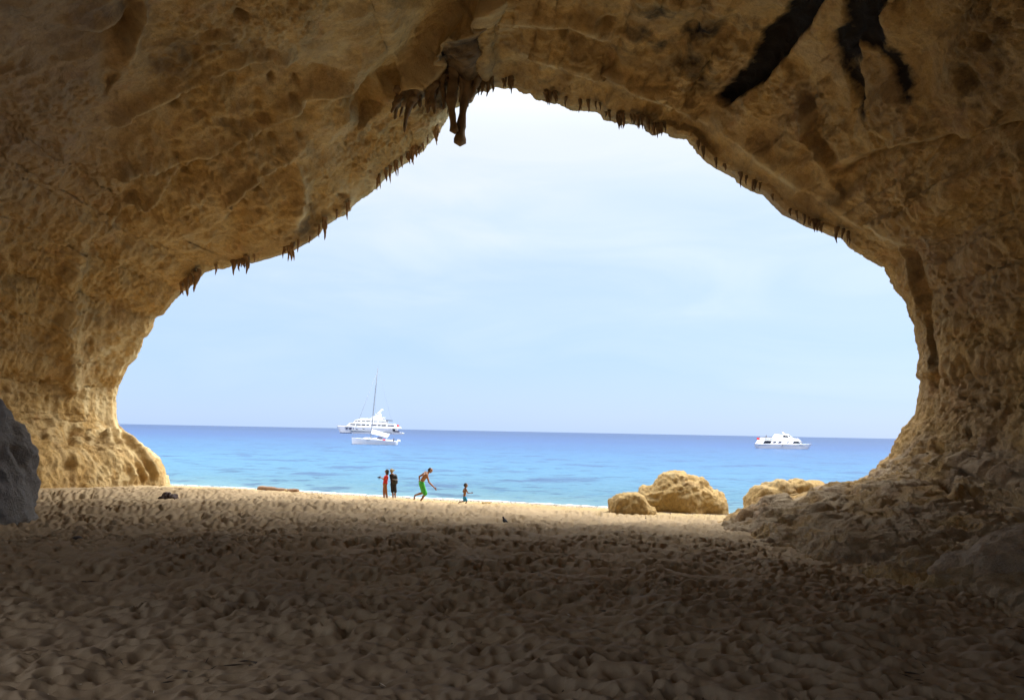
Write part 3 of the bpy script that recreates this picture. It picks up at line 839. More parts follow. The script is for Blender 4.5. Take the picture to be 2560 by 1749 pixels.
outline_rock('rock_slab', [(2205, 1345), (2225, 1328), (2250, 1318), (2275, 1312), (2300, 1318), (2320, 1336), (2332, 1350)],
             21.5, 1.0, B_BROWN, 'brown wedge of rock lying on the ledge below the dark hole', 'rock', base_drop=.5, amp=.06, freq=1.5, seed=11, e=.8, nx=60, na=40, base_z=at(2260, 1350, 21.5).z)
outline_rock('rock_slab', [(2120, 1385), (2160, 1368), (2210, 1352), (2270, 1342), (2330, 1345), (2385, 1352), (2430, 1372), (2450, 1400)],
             19.0, 2.4, B_VIOLET, 'violet grey layered slab at the foot of the ledge', 'rock', base_drop=.9, amp=.10, seed=13, e=.85, strata=.10, base_z=at(2270, 1430, 19.0).z, yshift=-.6)
outline_rock('rock_slab', [(2350, 1460), (2385, 1432), (2430, 1402), (2480, 1375), (2520, 1355), (2560, 1345), (2640, 1335), (2720, 1345), (2800, 1420)],
             13.2, 2.4, B_VIOLET, 'violet grey rock rising at the lower right edge of the sand', 'rock', base_drop=.5, amp=.13, seed=17, e=.8, strata=.10, base_z=at(2450, 1500, 13.2).z, yshift=-.3)
outline_rock('rock_slab', [(1835, 1305), (1850, 1285), (1880, 1268), (1905, 1262), (1930, 1268), (1950, 1282), (1965, 1300), (1985, 1325)],
             27.5, 1.5, B_BROWN, 'rounded brown rock at the seaward tip of the ledge', 'rock', base_drop=.6, amp=.10, seed=19, e=.7, nx=60, na=40, base_z=at(1900, 1335, 27.5).z)
outline_rock('rock_outcrop', [(-420, 930), (-260, 950), (-120, 985), (-55, 1000), (-25, 1013), (-8, 1038), (10, 1100), (25, 1150), (45, 1195), (58, 1240), (60, 1268), (64, 1300)],
             19.2, 3.2, B_GREY, 'grey rock outcrop at the left edge in front of the ochre wall', 'rock', base_drop=.5, amp=.22, freq=.8, seed=23, e=.75, nx=150, na=90)
outline_rock('stone', [(1182, 1362), (1186, 1356), (1192, 1355), (1198, 1357), (1200, 1364)], ground(1191, 1366).y, .22, simple('white_stone', (.62, .58, .5), .8, noise=.15, bump=.3),
             'small white stone lying alone on the dark sand', 'stone', base_drop=.06, amp=.012, freq=6, seed=29, nx=24, na=20)
outline_rock('stone', [(1203, 1259), (1206, 1255), (1213, 1254), (1219, 1255), (1225, 1254), (1228, 1257), (1230, 1261)], ground(1216, 1262).y, .35, B_GOLD,
             'small tan stone on the shingle right of the child', 'stone', base_drop=.08, amp=.02, freq=5, seed=31, nx=24, na=20)
outline_rock('driftwood', [(401, 1247), (406, 1241), (413, 1236), (420, 1235), (428, 1238), (434, 1237), (439, 1241), (442, 1247)], ground(420, 1247).y, .5,
             simple('dark_driftwood', (.075, .05, .045), .9, noise=.5, scale=8, bump=.8), 'dark clump of driftwood on the sand near the left pier', 'driftwood', base_drop=.1, amp=.09, freq=4, seed=37, nx=50, na=36)
outline_rock('driftwood', [(178, 1352), (184, 1346), (192, 1343), (199, 1346), (202, 1352)], ground(190, 1353).y, .3,
             simple('black_driftwood', (.04, .03, .03), .9, noise=.5, scale=8, bump=.8), 'small black scrap of driftwood beside the grey outcrop', 'driftwood', base_drop=.06, amp=.03, freq=5, seed=39, nx=30, na=20)

def loft_tube(name, pts, radii, mat, m=14, parent=None, seed=0, rough=.1, cap=True):
    r_ = np.random.default_rng(seed)
    pts = [Vector(p) for p in pts]; n = len(pts); V = []
    for i in range(n):
        tg = (pts[min(i + 1, n - 1)] - pts[max(i - 1, 0)]).normalized()
        ref = Vector((0, 0, 1)) if abs(tg.z) < .9 else Vector((0, 1, 0))
        a = tg.cross(ref).normalized(); b = tg.cross(a)
        for j in range(m):
            th = 2 * math.pi * j / m
            rr = radii[i] * (1 + rough * (r_.random() - .5))
            V.append(pts[i] + rr * (math.cos(th) * a + math.sin(th) * b))
    F = []
    for i in range(n - 1):
        for j in range(m):
            F.append((i * m + j, i * m + (j + 1) % m, (i + 1) * m + (j + 1) % m, (i + 1) * m + j))
    if cap:
        F.append(tuple(range(m - 1, -1, -1))); F.append(tuple((n - 1) * m + j for j in range(m)))
    me = bpy.data.meshes.new(name); me.from_pydata([tuple(v) for v in V], [], F)
    for p in me.polygons: p.use_smooth = True
    me.update()
    return link(name, me, mat, parent)

# drift log at the water's edge
WOOD = simple('drift_log_wood', (.22, .12, .06), .85, noise=.45, scale=5, bump=.6)
WOOD_E = simple('drift_log_end', (.5, .34, .17), .85, noise=.2, scale=9)
g0, g1 = ground(648, 1225), ground(744, 1232)
lg = empty('drift_log', (g0 + g1) / 2)
tag(lg, 'long reddish brown drift log lying at the edge of the sea', 'log')
dv = (g1 - g0); n_ = 16
pp = []; rr = []
for i in range(n_):
    f = i / (n_ - 1)
    pp.append(-dv / 2 + dv * f + Vector((0, 0, .10 + .025 * math.sin(f * 7)))); rr.append(.15 * (1.05 - .2 * f) * (1 + .1 * math.sin(f * 23)))
loft_tube('trunk', pp, rr, WOOD, 14, lg, 3, .12)
kk = dv * .22
loft_tube('branch_stub', [kk + Vector((0, -.10, .10)), kk + Vector((.02, -.22, .13)), kk + Vector((.03, -.30, .15))], [.10, .085, .08], WOOD_E, 10, lg, 5)

# ------------------------------------------------------------------ loose bits on the beach nobody could count
def scatter(name, n, ymin, ymax, size, mat, label, stick=False, dshore=None, seed=1):
    r_ = np.random.default_rng(seed)
    V, F = [], []
    k = 0
    while k < n:
        if dshore:
            x = r_.uniform(-24, 14); d = r_.uniform(*dshore) ; y = float(shore_y(x)) - d
        else:
            y = 1 / r_.uniform(1 / ymax, 1 / ymin); x = r_.uniform(-.68, .68) * y
            if x > 7: continue
        z = float(sand_z(x, y)) + r_.uniform(.0, .04)
        s = size * r_.uniform(.5, 1.5); a = r_.uniform(0, 6.28)
        i0 = len(V)
        if stick:
            L, w = s * r_.uniform(1.5, 4), s * .25
            ax = np.array([math.cos(a), math.sin(a), r_.uniform(-.1, .25)]); sd = np.array([-math.sin(a), math.cos(a), 0])
        else:
            L, w = s, s * r_.uniform(.6, 1)
            ax = np.array([math.cos(a), math.sin(a), 0]); sd = np.array([-math.sin(a), math.cos(a), 0])
        up = np.array([0, 0, w * (.6 if not stick else 1)])
        c = np.array([x, y, z])
        V += [c - ax * L, c + ax * L, c - sd * w, c + sd * w, c + up, c - up]
        for t in ((0, 2, 4), (2, 1, 4), (1, 3, 4), (3, 0, 4), (2, 0, 5), (1, 2, 5), (3, 1, 5), (0, 3, 5)):
            F.append(tuple(i0 + q for q in t))
        k += 1
    return tag(link(name, raw_mesh(name, np.array(V), np.array(F), smooth=not stick), mat), label, kind='stuff')

scatter('pebbles', 5200, 0, 0, .032, simple('pebble', (.48, .42, .36), .7, noise=.5, scale=7), 'grey and white pebbles along the waterline', dshore=(.1, 4.5), seed=4)
scatter('dark_pebbles', 1300, 0, 0, .04, simple('dark_pebble', (.10, .085, .07), .8, noise=.5, scale=7), 'dark pebbles and seaweed scraps near the waterline', dshore=(.5, 9), seed=5)
scatter('twigs', 900, 5, 36, .026, simple('twig', (.05, .035, .028), .9, noise=.4, scale=9), 'dark twigs and scraps strewn over the sand', stick=True, seed=6)
scatter('pale_scraps', 170, 5, 36, .016, simple('pale_scrap', (.55, .5, .42), .8, noise=.2, scale=9), 'pale shell and straw scraps on the sand', stick=True, seed=8)
# ------------------------------------------------------------------ people: one continuous remeshed body each
def capsules_mesh(caps, voxel, smooth=2, ratio=1.0):
    """caps: list of (p0, r0, p1, r1); all are merged into one continuous surface"""
    bm_ = bmesh.new()
    for p0, r0, p1, r1 in caps:
        p0, p1 = Vector(p0), Vector(p1)
        ax = p1 - p0
        L = ax.length
        q = ax.to_track_quat('Z', 'Y') if L > 1e-5 else None
        n, m = 6, 14
        rings = []
        for k in range(-n, 1):
            a = k / n * math.pi / 2
            rings.append((r0 * math.sin(a), r0 * math.cos(a), 0))
        for k in range(0, n + 1):
            a = k / n * math.pi / 2
            rings.append((L + r1 * math.sin(a), r1 * math.cos(a), 1))
        vs = []
        for z, r, _ in rings:
            row = []
            for j in range(m):
                th = 2 * math.pi * j / m
                v = Vector((max(r, 1e-4) * math.cos(th), max(r, 1e-4) * math.sin(th), z))
                if q: v = q @ v
                row.append(bm_.verts.new(p0 + v))
            vs.append(row)
        for a, b in zip(vs[:-1], vs[1:]):
            for j in range(m):
                bm_.faces.new((a[j], a[(j + 1) % m], b[(j + 1) % m], b[j]))
        bm_.faces.new(vs[0][::-1]); bm_.faces.new(vs[-1])
    me = bpy.data.meshes.new('tmp'); bm_.to_mesh(me); bm_.free()
    o = bpy.data.objects.new('tmp', me); COL.objects.link(o)
    rm = o.modifiers.new('r', 'REMESH'); rm.mode = 'VOXEL'; rm.voxel_size = voxel; rm.use_smooth_shade = True
    sm = o.modifiers.new('s', 'SMOOTH'); sm.iterations = smooth; sm.factor = .5
    if ratio < 1:
        dc = o.modifiers.new('d', 'DECIMATE'); dc.ratio = ratio
    dg = bpy.context.evaluated_depsgraph_get()
    out = bpy.data.meshes.new_from_object(o.evaluated_get(dg))
    bpy.data.objects.remove(o); bpy.data.meshes.remove(me)
    for p in out.polygons: p.use_smooth = True
    return out

def hand_caps(wrist, elbow, side, curl=.5, s=1.0, thumb_up=Vector((0, 0, 1))):
    """palm, four unequal bent fingers and a thumb from the side of the palm"""
    d = (wrist - elbow).normalized()
    up = (thumb_up - d * thumb_up.dot(d)).normalized()
    sd = d.cross(up).normalized() * side
    C = [(wrist, .026 * s, wrist + d * .05 * s, .028 * s)]
    palm_end = wrist + d * .085 * s
    for k, (o, L) in enumerate(((.030, .070), (.010, .080), (-.010, .074), (-.030, .058))):
        a = wrist + d * .05 * s + up * o * s
        b = palm_end + up * o * s
        C.append((a, .017 * s, b, .011 * s))
        c = b + (d * (1 - .5 * curl) + sd * curl * .8).normalized() * L * .5 * s
        e = c + (d * (1 - curl) + sd * curl * 1.3).normalized() * L * .5 * s
        C.append((b, .0105 * s, c, .0095 * s)); C.append((c, .0095 * s, e, .008 * s))
    a = wrist + d * .025 * s + up * .022 * s
    b = a + (d * .6 + up * .8).normalized() * .045 * s
    c = b + (d * .9 + up * .2 + sd * .2).normalized() * .035 * s
    C += [(a, .014 * s, b, .011 * s), (b, .011 * s, c, .009 * s)]
    return C

def foot_caps(ankle, toe, s=1.0):
    heel = ankle + (ankle - toe).normalized() * .035 * s
    d = (toe - heel); n = d.cross(Vector((0, 0, 1)))
    n = n.normalized() if n.length > 1e-4 else Vector((0, 1, 0))
    C = [(ankle, .040 * s, heel + Vector((0, 0, -.03 * s)), .032 * s), (heel + Vector((0, 0, -.03 * s)), .032 * s, toe - d * .2, .034 * s), (ankle, .038 * s, toe - d * .25, .030 * s)]
    for k in range(5):
        o = (k - 2) * .016 * s
        C.append((toe - d * .25 + n * o, .016 * s, toe + n * o * 1.2 - d * .02 * abs(k - 1), .011 * s))
    return C

def head_caps(c, face, r, s=1.0):
    """head with jaw, nose, brow and ears; c centre of the skull, face direction it looks in"""
    f = face.normalized(); up = Vector((0, 0, 1)); up = (up - f * up.dot(f)).normalized(); sd = f.cross(up)
    C = [(c + up * .03 * s - f * .015 * s, .088 * r, c + up * .02 * s + f * .02 * s, .084 * r),
         (c - up * .03 * s + f * .02 * s, .066 * r, c - up * .085 * s + f * .045 * s, .040 * r),
         (c + f * .085 * r - up * .0 * s, .012 * r, c + f * .112 * r - up * .03 * s, .014 * r),          # nose
         (c + f * .080 * r + up * .025 * s - sd * .03, .012 * r, c + f * .080 * r + up * .025 * s + sd * .03, .012 * r),   # brow
         (c + f * .085 * r - up * .062 * s - sd * .018, .009 * r, c + f * .085 * r - up * .062 * s + sd * .018, .009 * r)]   # lips
    for q in (-1, 1):
        e = c + sd * q * .086 * r - up * .015 * s - f * .01
        C.append((e + up * .022 * r, .014 * r, e - up * .022 * r, .011 * r))
    return C

SKIN_T = simple('tanned_skin', (.34, .155, .075), .6, noise=.12, scale=5)
SKIN_B = simple('brown_skin', (.25, .115, .06), .6, noise=.12, scale=5)
HAIR = simple('dark_hair', (.018, .012, .010), .6, noise=.4, scale=40)
HAIR_L = simple('straw_hair', (.26, .19, .09), .7, noise=.3, scale=40)
RED = simple('red_cotton', (.62, .035, .03), .85, noise=.15, scale=6)
PEACH = simple('peach_cotton', (.62, .13, .07), .85, noise=.15, scale=6)
GREEN = simple('green_swim_cloth', (.06, .46, .07), .8, noise=.25, scale=6)
BLUE = simple('blue_swim_cloth', (.035, .30, .62), .8, noise=.15, scale=6)
NAVY = simple('navy_cotton', (.018, .017, .028), .85, noise=.25, scale=6)
BLACK = simple('black_nylon', (.012, .012, .015), .6, noise=.25, scale=6)
GREYS = simple('grey_webbing', (.30, .29, .31), .7, noise=.15, scale=6)
EYE = simple('dark_eye', (.015, .012, .01), .2, noise=.1)

class Poser:
    """pose joints read from the close-up of the photograph, placed at the distance where the feet stand"""
    def __init__(self, foot_px, foot_py, ox=920, oy=1140, sc=340 / 2324.):
        self.g = ground(foot_px, foot_py); self.Y = self.g.y; self.ox, self.oy, self.sc = ox, oy, sc
    def __call__(self, zx, zy, dy=0.0):
        p = at(self.ox + zx * self.sc, self.oy + zy * self.sc, self.Y)
        return Vector((p.x, p.y + dy, p.z)) - self.g

def person(name, g, body_caps, skin, label, clothes, voxel=.0085, ratio=.45, group=None):
    root = empty(name, g)
    tag(root, label, 'person', group)
    link('body', capsules_mesh(body_caps, voxel, 2, ratio), skin, root)
    for nm, caps, mat, vx in clothes:
        link(nm, capsules_mesh(caps, vx, 3, .5), mat, root)
    return root

# --- woman in red, photographing to the left
J = Poser(962, 1245)
hc, neck = J(322, 262), J(322, 315)
shn, shf = J(322, 338, -.15), J(312, 338, .16)
ch = J(308, 372); bl = J(297, 430); hpn, hpf = J(292, 478, -.085), J(290, 478, .085)
eln, elf = J(285, 392, -.13), J(270, 388, .10)
wrn, wrf = J(222, 368, -.02), J(218, 366, .06)
knn, knf = J(312, 590, -.09), J(270, 590, .08); ann, anf = J(326, 702, -.09), J(272, 702, .08)
ton, tof = J(300, 716, -.10), J(246, 716, .09)
B = head_caps(hc, Vector((-1, .1, -.12)), 1.0)
B += [(J(322, 300), .046, neck, .052), (neck, .055, ch, .10), (ch + Vector((0, -.06, 0)), .105, bl + Vector((0, -.05, 0)), .085), (ch + Vector((0, .06, 0)), .105, bl + Vector((0, .05, 0)), .085),
      (shn, .052, neck, .05), (shf, .052, neck, .05), (bl + Vector((0, -.06, 0)), .09, hpn, .105), (bl + Vector((0, .06, 0)), .09, hpf, .105),
      (shn, .05, eln, .038), (eln, .038, wrn, .026), (shf, .05, elf, .038), (elf, .038, wrf, .026),
      (hpn, .095, knn, .058), (knn, .056, J(322, 650, -.09), .052), (J(322, 650, -.09), .052, ann, .034), (hpf, .095, knf, .058), (knf, .056, J(268, 650, .08), .052), (J(268, 650, .08), .052, anf, .034)]
B += hand_caps(wrn, eln, 1, .7) + hand_caps(wrf, elf, -1, .7) + foot_caps(ann, ton) + foot_caps(anf, tof)
person('person', J.g, B, SKIN_B, 'person in a red top holding up a camera at the water', [
    ('top', [(ch + Vector((.0, -.06, .03)), .125, bl + Vector((0, -.055, 0)), .11), (ch + Vector((0, .06, .03)), .125, bl + Vector((0, .055, 0)), .11), (bl + Vector((0, -.05, 0)), .108, J(295, 458, -.06), .125), (bl + Vector((0, .05, 0)), .108, J(295, 458, .06), .125),
             (shn, .068, (shn + eln) / 2, .062), (shf, .068, (shf + elf) / 2, .062), (shn, .07, shf, .07)], RED, .012),
    ('trousers', [(J(290, 468, -.05), .118, hpn, .118), (J(290, 468, .05), .118, hpf, .118), (hpn, .112, knn, .074), (knn, .074, J(324, 672, -.09), .058), (hpf, .112, knf, .074), (knf, .074, J(270, 672, .08), .058)], simple('rust_cotton', (.34, .13, .055), .85, noise=.2), .012),
    ('hair', [(hc + Vector((.02, 0, .035)), .103, hc + Vector((.03, 0, .01)), .098), (hc + Vector((.035, 0, 0)), .092, J(335, 300), .062)], HAIR, .012)])
cm = empty('photo_camera', J.g + J(190, 362, .02)); tag(cm, 'small dark camera held up by the person in red', 'camera')
def box_mesh(name, x0, x1, y0, y1, z0, z1, bevel=0.0):
    bm_ = bmesh.new()
    bmesh.ops.create_cube(bm_, size=1)
    for v in bm_.verts:
        v.co = Vector(((x0 + x1) / 2 + v.co.x * (x1 - x0), (y0 + y1) / 2 + v.co.y * (y1 - y0), (z0 + z1) / 2 + v.co.z * (z1 - z0)))
    if bevel:
        bmesh.ops.bevel(bm_, geom=bm_.edges[:], offset=bevel, segments=2, affect='EDGES')
    me = bpy.data.meshes.new(name); bm_.to_mesh(me); bm_.free()
    return me
link('case', box_mesh('case', -.03, .03, -.055, .055, -.04, .04, .008), BLACK, cm)
loft_tube('lens', [(-.02, 0, 0), (-.05, 0, 0), (-.09, 0, 0)], [.03, .032, .03], BLACK, 14, cm)
loft_tube('strap', [(0, -.05, -.03), (.0, -.055, -.09), (.005, -.02, -.13), (0, .04, -.10), (0, .052, -.03)], [.007] * 5, BLACK, 6, cm)

# --- person in dark clothes with a rucksack, seen from behind
J = Poser(986, 1246)
hc, neck = J(405, 252), J(408, 300)
shl, shr = J(388, 325, -.03), J(462, 325, .03)
ch, bl = J(425, 370), J(432, 430)
hpl, hpr = J(418, 480), J(452, 480)
ell, elr = J(388, 410, .08), J(474, 415, .09); wrl, wrr = J(395, 470, .16), J(470, 480, .14)
knl, knr = J(420, 600), J(462, 600); anl, anr = J(428, 708), J(466, 710)
B = head_caps(hc, Vector((-.35, .9, 0)), 1.0)
B += [(J(406, 285), .047, neck, .054), (neck, .06, ch, .11), (ch + Vector((-.04, 0, 0)), .105, bl, .095), (ch + Vector((.04, 0, 0)), .105, bl, .095), (shl, .052, neck, .055), (shr, .052, neck, .055), (bl, .10, hpl, .105), (bl, .10, hpr, .105),
      (shl, .05, ell, .038), (ell, .038, wrl, .026), (shr, .05, elr, .038), (elr, .038, wrr, .026), (hpl, .095, knl, .056), (hpr, .095, knr, .056),
      (knl, .052, J(426, 650), .052), (J(426, 650), .052, anl, .034), (knr, .052, J(463, 650), .052), (J(463, 650), .052, anr, .034)]
B += hand_caps(wrl, ell, 1, .4) + hand_caps(wrr, elr, -1, .4) + foot_caps(anl, J(424, 724, .16)) + foot_caps(anr, J(468, 724, .16))
person('person', J.g, B, SKIN_T, 'person in dark clothes and cropped trousers with a rucksack, seen from behind', [
    ('shirt', [(ch + Vector((-.05, 0, .02)), .118, bl + Vector((-.03, 0, 0)), .112), (ch + Vector((.05, 0, .02)), .118, bl + Vector((.03, 0, 0)), .112), (shl, .066, (shl + ell) / 2, .06), (shr, .066, (shr + elr) / 2, .06), (shl, .075, shr, .075)], NAVY, .012),
    ('cropped_trousers', [(bl + Vector((-.03, 0, -.03)), .115, hpl, .125), (bl + Vector((.03, 0, -.03)), .115, hpr, .125), (hpl, .115, J(416, 600), .080), (hpr, .115, J(468, 600), .084), (hpl, .12, hpr, .12)], NAVY, .012),
    ('hair', [(hc + Vector((0, -.02, .03)), .104, hc + Vector((.01, -.03, .0)), .100), (hc + Vector((.05, -.03, .03)), .05, J(452, 236), .028)], HAIR_L, .012)], ratio=.4)
bp = empty('rucksack', J.g + J(462, 385, -.10)); tag(bp, 'black rucksack with a grey strap worn by the person in dark clothes', 'bag')
link('pack', capsules_mesh([(Vector((-.05, -.02, .15)), .10, Vector((-.04, -.02, -.17)), .12), (Vector((.05, -.02, .12)), .10, Vector((.06, -.02, -.17)), .12)], .012, 3, .4), BLACK, bp)
link('pocket', capsules_mesh([(Vector((-.03, -.12, -.10)), .06, Vector((.05, -.12, -.10)), .06)], .01, 2, .4), BLACK, bp)
loft_tube('strap', [(-.10, -.14, -.02), (0, -.165, -.02), (.10, -.15, -.03), (.175, -.06, -.03)], [.02] * 4, GREYS, 8, bp)
loft_tube('shoulder_strap', [(-.08, .02, .2), (-.09, .12, .24), (-.1, .2, .12)], [.022] * 3, BLACK, 8, bp)
loft_tube('shoulder_strap', [(.06, .02, .18), (.07, .12, .22), (.08, .2, .1)], [.022] * 3, BLACK, 8, bp)

# --- man in green shorts running to the right, reaching forward
J = Poser(1049, 1254)
hc, neck = J(1068, 240), J(1022, 282)
shn, shf = J(1008, 312, -.17), J(975, 285, .18)
ch, bl = J(975, 345), J(930, 415)
hpn, hpf = J(925, 468, -.09), J(905, 470, .09)
eln, wrn = J(1050, 440, -.20), J(1138, 530, -.14)
elf, wrf = J(868, 350, .26), J(872, 415, .20)
knn, ann = J(988, 640, -.10), J(900, 762, -.09)
knf, anf = J(945, 625, .10), J(800, 668, .10)
B = head_caps(hc, Vector((.88, -.02, -.42)), 1.08)
B += [(J(1045, 265), .052, neck, .06), (neck, .07, ch, .12), (ch + Vector((0, -.075, .01)), .125, bl + Vector((0, -.05, 0)), .10), (ch + Vector((0, .075, .01)), .125, bl + Vector((0, .05, 0)), .10),
      (shn, .066, neck, .062), (shf, .066, neck, .062), (shn, .075, ch, .11), (shf, .075, ch, .11), (bl + Vector((0, -.05, 0)), .105, hpn, .11), (bl + Vector((0, .05, 0)), .105, hpf, .11),
      (shn, .062, (shn + eln) / 2, .056), ((shn + eln) / 2, .056, eln, .044), (eln, .046, (eln + wrn) / 2, .043), ((eln + wrn) / 2, .043, wrn, .030), (shf, .062, elf, .045), (elf, .046, wrf, .030),
      (hpn, .115, knn, .068), (knn, .066, knn.lerp(ann, .35) + Vector((-.02, 0, 0)), .066), (knn.lerp(ann, .35) + Vector((-.02, 0, 0)), .066, ann, .040),
      (hpf, .115, knf, .068), (knf, .066, knf.lerp(anf, .35) + Vector((0, 0, .01)), .066), (knf.lerp(anf, .35) + Vector((0, 0, .01)), .066, anf, .040)]
B += hand_caps(wrn, eln, 1, .45, 1.12, Vector((.2, -.6, .8))) + hand_caps(wrf, elf, -1, .5, 1.1, Vector((1, 0, 0)))
B += foot_caps(ann, J(930, 792, -.10), 1.05) + foot_caps(anf, J(782, 748, .10), 1.05)
person('person', J.g, B, SKIN_T, 'bare-chested man in green shorts running bent forward along the shore', [
    ('shorts', [(J(925, 445, -.06), .122, hpn, .132), (J(918, 445, .06), .122, hpf, .132), (hpn, .13, J(975, 622, -.10), .112), (hpf, .13, J(940, 600, .10), .108), (hpn, .13, hpf, .13), (J(955, 560, -.1), .118, J(980, 632, -.1), .116)], GREEN, .012),
    ('hair', [(hc + Vector((-.02, 0, .045)), .098, hc + Vector((-.045, 0, .015)), .094)], HAIR, .012),
    ('eye', [(hc + Vector((.075, -.036, -.02)), .011, hc + Vector((.078, -.036, -.02)), .011)], EYE, .004), ('eye', [(hc + Vector((.075, .036, -.02)), .011, hc + Vector((.078, .036, -.02)), .011)], EYE, .004)])

# --- child in blue shorts running ahead
J = Poser(1163, 1260.5)
hc, neck = J(1672, 495), J(1663, 540)
shn, shf = J(1680, 562, -.10), J(1640, 562, .10)
ch, bl = J(1660, 590), J(1652, 650)
hpn, hpf = J(1658, 702, -.055), J(1645, 702, .055)
eln, wrn = J(1708, 625, -.12), J(1765, 622, -.12); elf, wrf = J(1620, 605, .15), J(1650, 640, .17)
knn, ann = J(1688, 762, -.06), J(1666, 812, -.06); knf, anf = J(1640, 768, .06), J(1558, 782, .06)
B = head_caps(hc, Vector((.95, .15, -.05)), .92, .9)
B += [(J(1668, 525), .034, neck, .038), (neck, .045, ch, .07), (ch + Vector((0, -.04, 0)), .072, bl, .066), (ch + Vector((0, .04, 0)), .072, bl, .066), (shn, .036, neck, .036), (shf, .036, neck, .036), (bl, .07, hpn, .07), (bl, .07, hpf, .07),
      (shn, .034, eln, .027), (eln, .027, wrn, .020), (shf, .034, elf, .027), (elf, .027, wrf, .020), (hpn, .064, knn, .042), (knn, .041, ann, .027), (hpf, .064, knf, .042), (knf, .041, anf, .027)]
B += hand_caps(wrn, eln, 1, .6, .72) + hand_caps(wrf, elf, -1, .6, .72) + foot_caps(ann, J(1690, 828, -.06), .72) + foot_caps(anf, J(1535, 812, .06), .72)
person('person', J.g, B, SKIN_B, 'small child in blue shorts running along the shore ahead of the man', [
    ('shorts', [(J(1655, 696, -.03), .078, hpn, .082), (J(1650, 696, .03), .078, hpf, .082), (hpn, .08, J(1682, 752, -.06), .064), (hpf, .08, J(1645, 752, .06), .064)], BLUE, .009),
    ('hair', [(hc + Vector((-.015, 0, .03)), .092, hc + Vector((-.03, 0, .0)), .086)], HAIR, .010)], voxel=.007, ratio=.45)

# ------------------------------------------------------------------ pigeon
J = Poser(1262, 1312, 1180, 1270, 160 / 2117.)
pg = empty('pigeon', J.g); tag(pg, 'dark grey pigeon standing on the sand', 'bird')
FEA = simple('slate_feathers', (.035, .036, .05), .6, noise=.5, scale=18)
NEC = simple('dark_neck_feathers', (.03, .018, .022), .45, noise=.4, scale=18)
LEG = simple('pink_bird_leg', (.45, .17, .15), .6)
link('body', capsules_mesh([(J(1072, 395), .060, J(1110, 450), .066), (J(1110, 450), .062, J(1150, 482), .036)], .006, 2, .5), FEA, pg)
link('head', capsules_mesh([(J(1070, 385), .048, J(1045, 330), .030), (J(1045, 330), .028, J(1035, 292), .027)], .005, 2, .5), NEC, pg)
link('beak', capsules_mesh([(J(1020, 298), .008, J(1004, 308), .003)], .002, 1), simple('grey_beak', (.12, .11, .11), .5), pg)
for s in (-1, 1):
    link('wing', capsules_mesh([(J(1085, 400, s * .05), .028, J(1140, 470, s * .045), .022), (J(1140, 470, s * .045), .02, J(1190, 490, s * .02), .008)], .005, 2, .5), FEA, pg)
    lt = loft_tube('leg', [J(1095 + 8 * s, 480, s * .025), J(1094 + 10 * s, 520, s * .025), J(1090 + 10 * s, 549, s * .025)], [.012, .006, .006], LEG, 8, pg)
    f0 = J(1090 + 10 * s, 549, s * .025)
    for dx, dy in ((-.035, 0), (-.028, .018), (-.028, -.018), (.02, 0)):
        loft_tube('toe', [f0, f0 + Vector((dx, dy, -.002))], [.005, .003], LEG, 6, pg)
    link('eye', capsules_mesh([(J(1028, 288, s * .024), .004, J(1029, 288, s * .024), .004)], .002, 0), simple('orange_eye', (.5, .12, .02), .3), pg)
link('tail', box_mesh('tail', -.01, .07, -.03, .03, -.008, .008, .005), FEA, pg).location = J(1172, 488)
# ------------------------------------------------------------------ boats
GEL = simple('white_gelcoat', (.72, .72, .72), .35, noise=.03, scale=.5)
HULLW = simple('hull_gelcoat', (.52, .53, .58), .4, noise=.05, scale=.5)
GEL2 = simple('offwhite_gelcoat', (.66, .67, .70), .3, noise=.05, scale=.5)
GLASS = simple('dark_glass', (.008, .010, .018), .3, noise=.2, scale=.5, spec=.15)
GLASS2 = simple('blue_grey_glass', (.06, .06, .10), .3, noise=.2, scale=.5, spec=.2)
ANTI = simple('navy_antifouling', (.03, .04, .10), .6)
ALU = simple('grey_aluminium', (.16, .165, .18), .6)
TEAK = simple('teak_deck', (.30, .20, .11), .7, noise=.2, scale=4)
CANV = simple('white_sailcloth', (.78, .78, .80), .8, noise=.05, scale=1)
FLAG = simple('red_flag_cloth', (.55, .03, .04), .8, noise=.2, scale=1)
GREYL = simple('grey_lettering', (.20, .23, .21), .5)

def from_py(name, V, F, mat, parent, smooth=False):
    me = bpy.data.meshes.new(name); me.from_pydata([tuple(v) for v in V], [], F); me.update()
    for p in me.polygons: p.use_smooth = smooth
    return link(name, me, mat, parent)

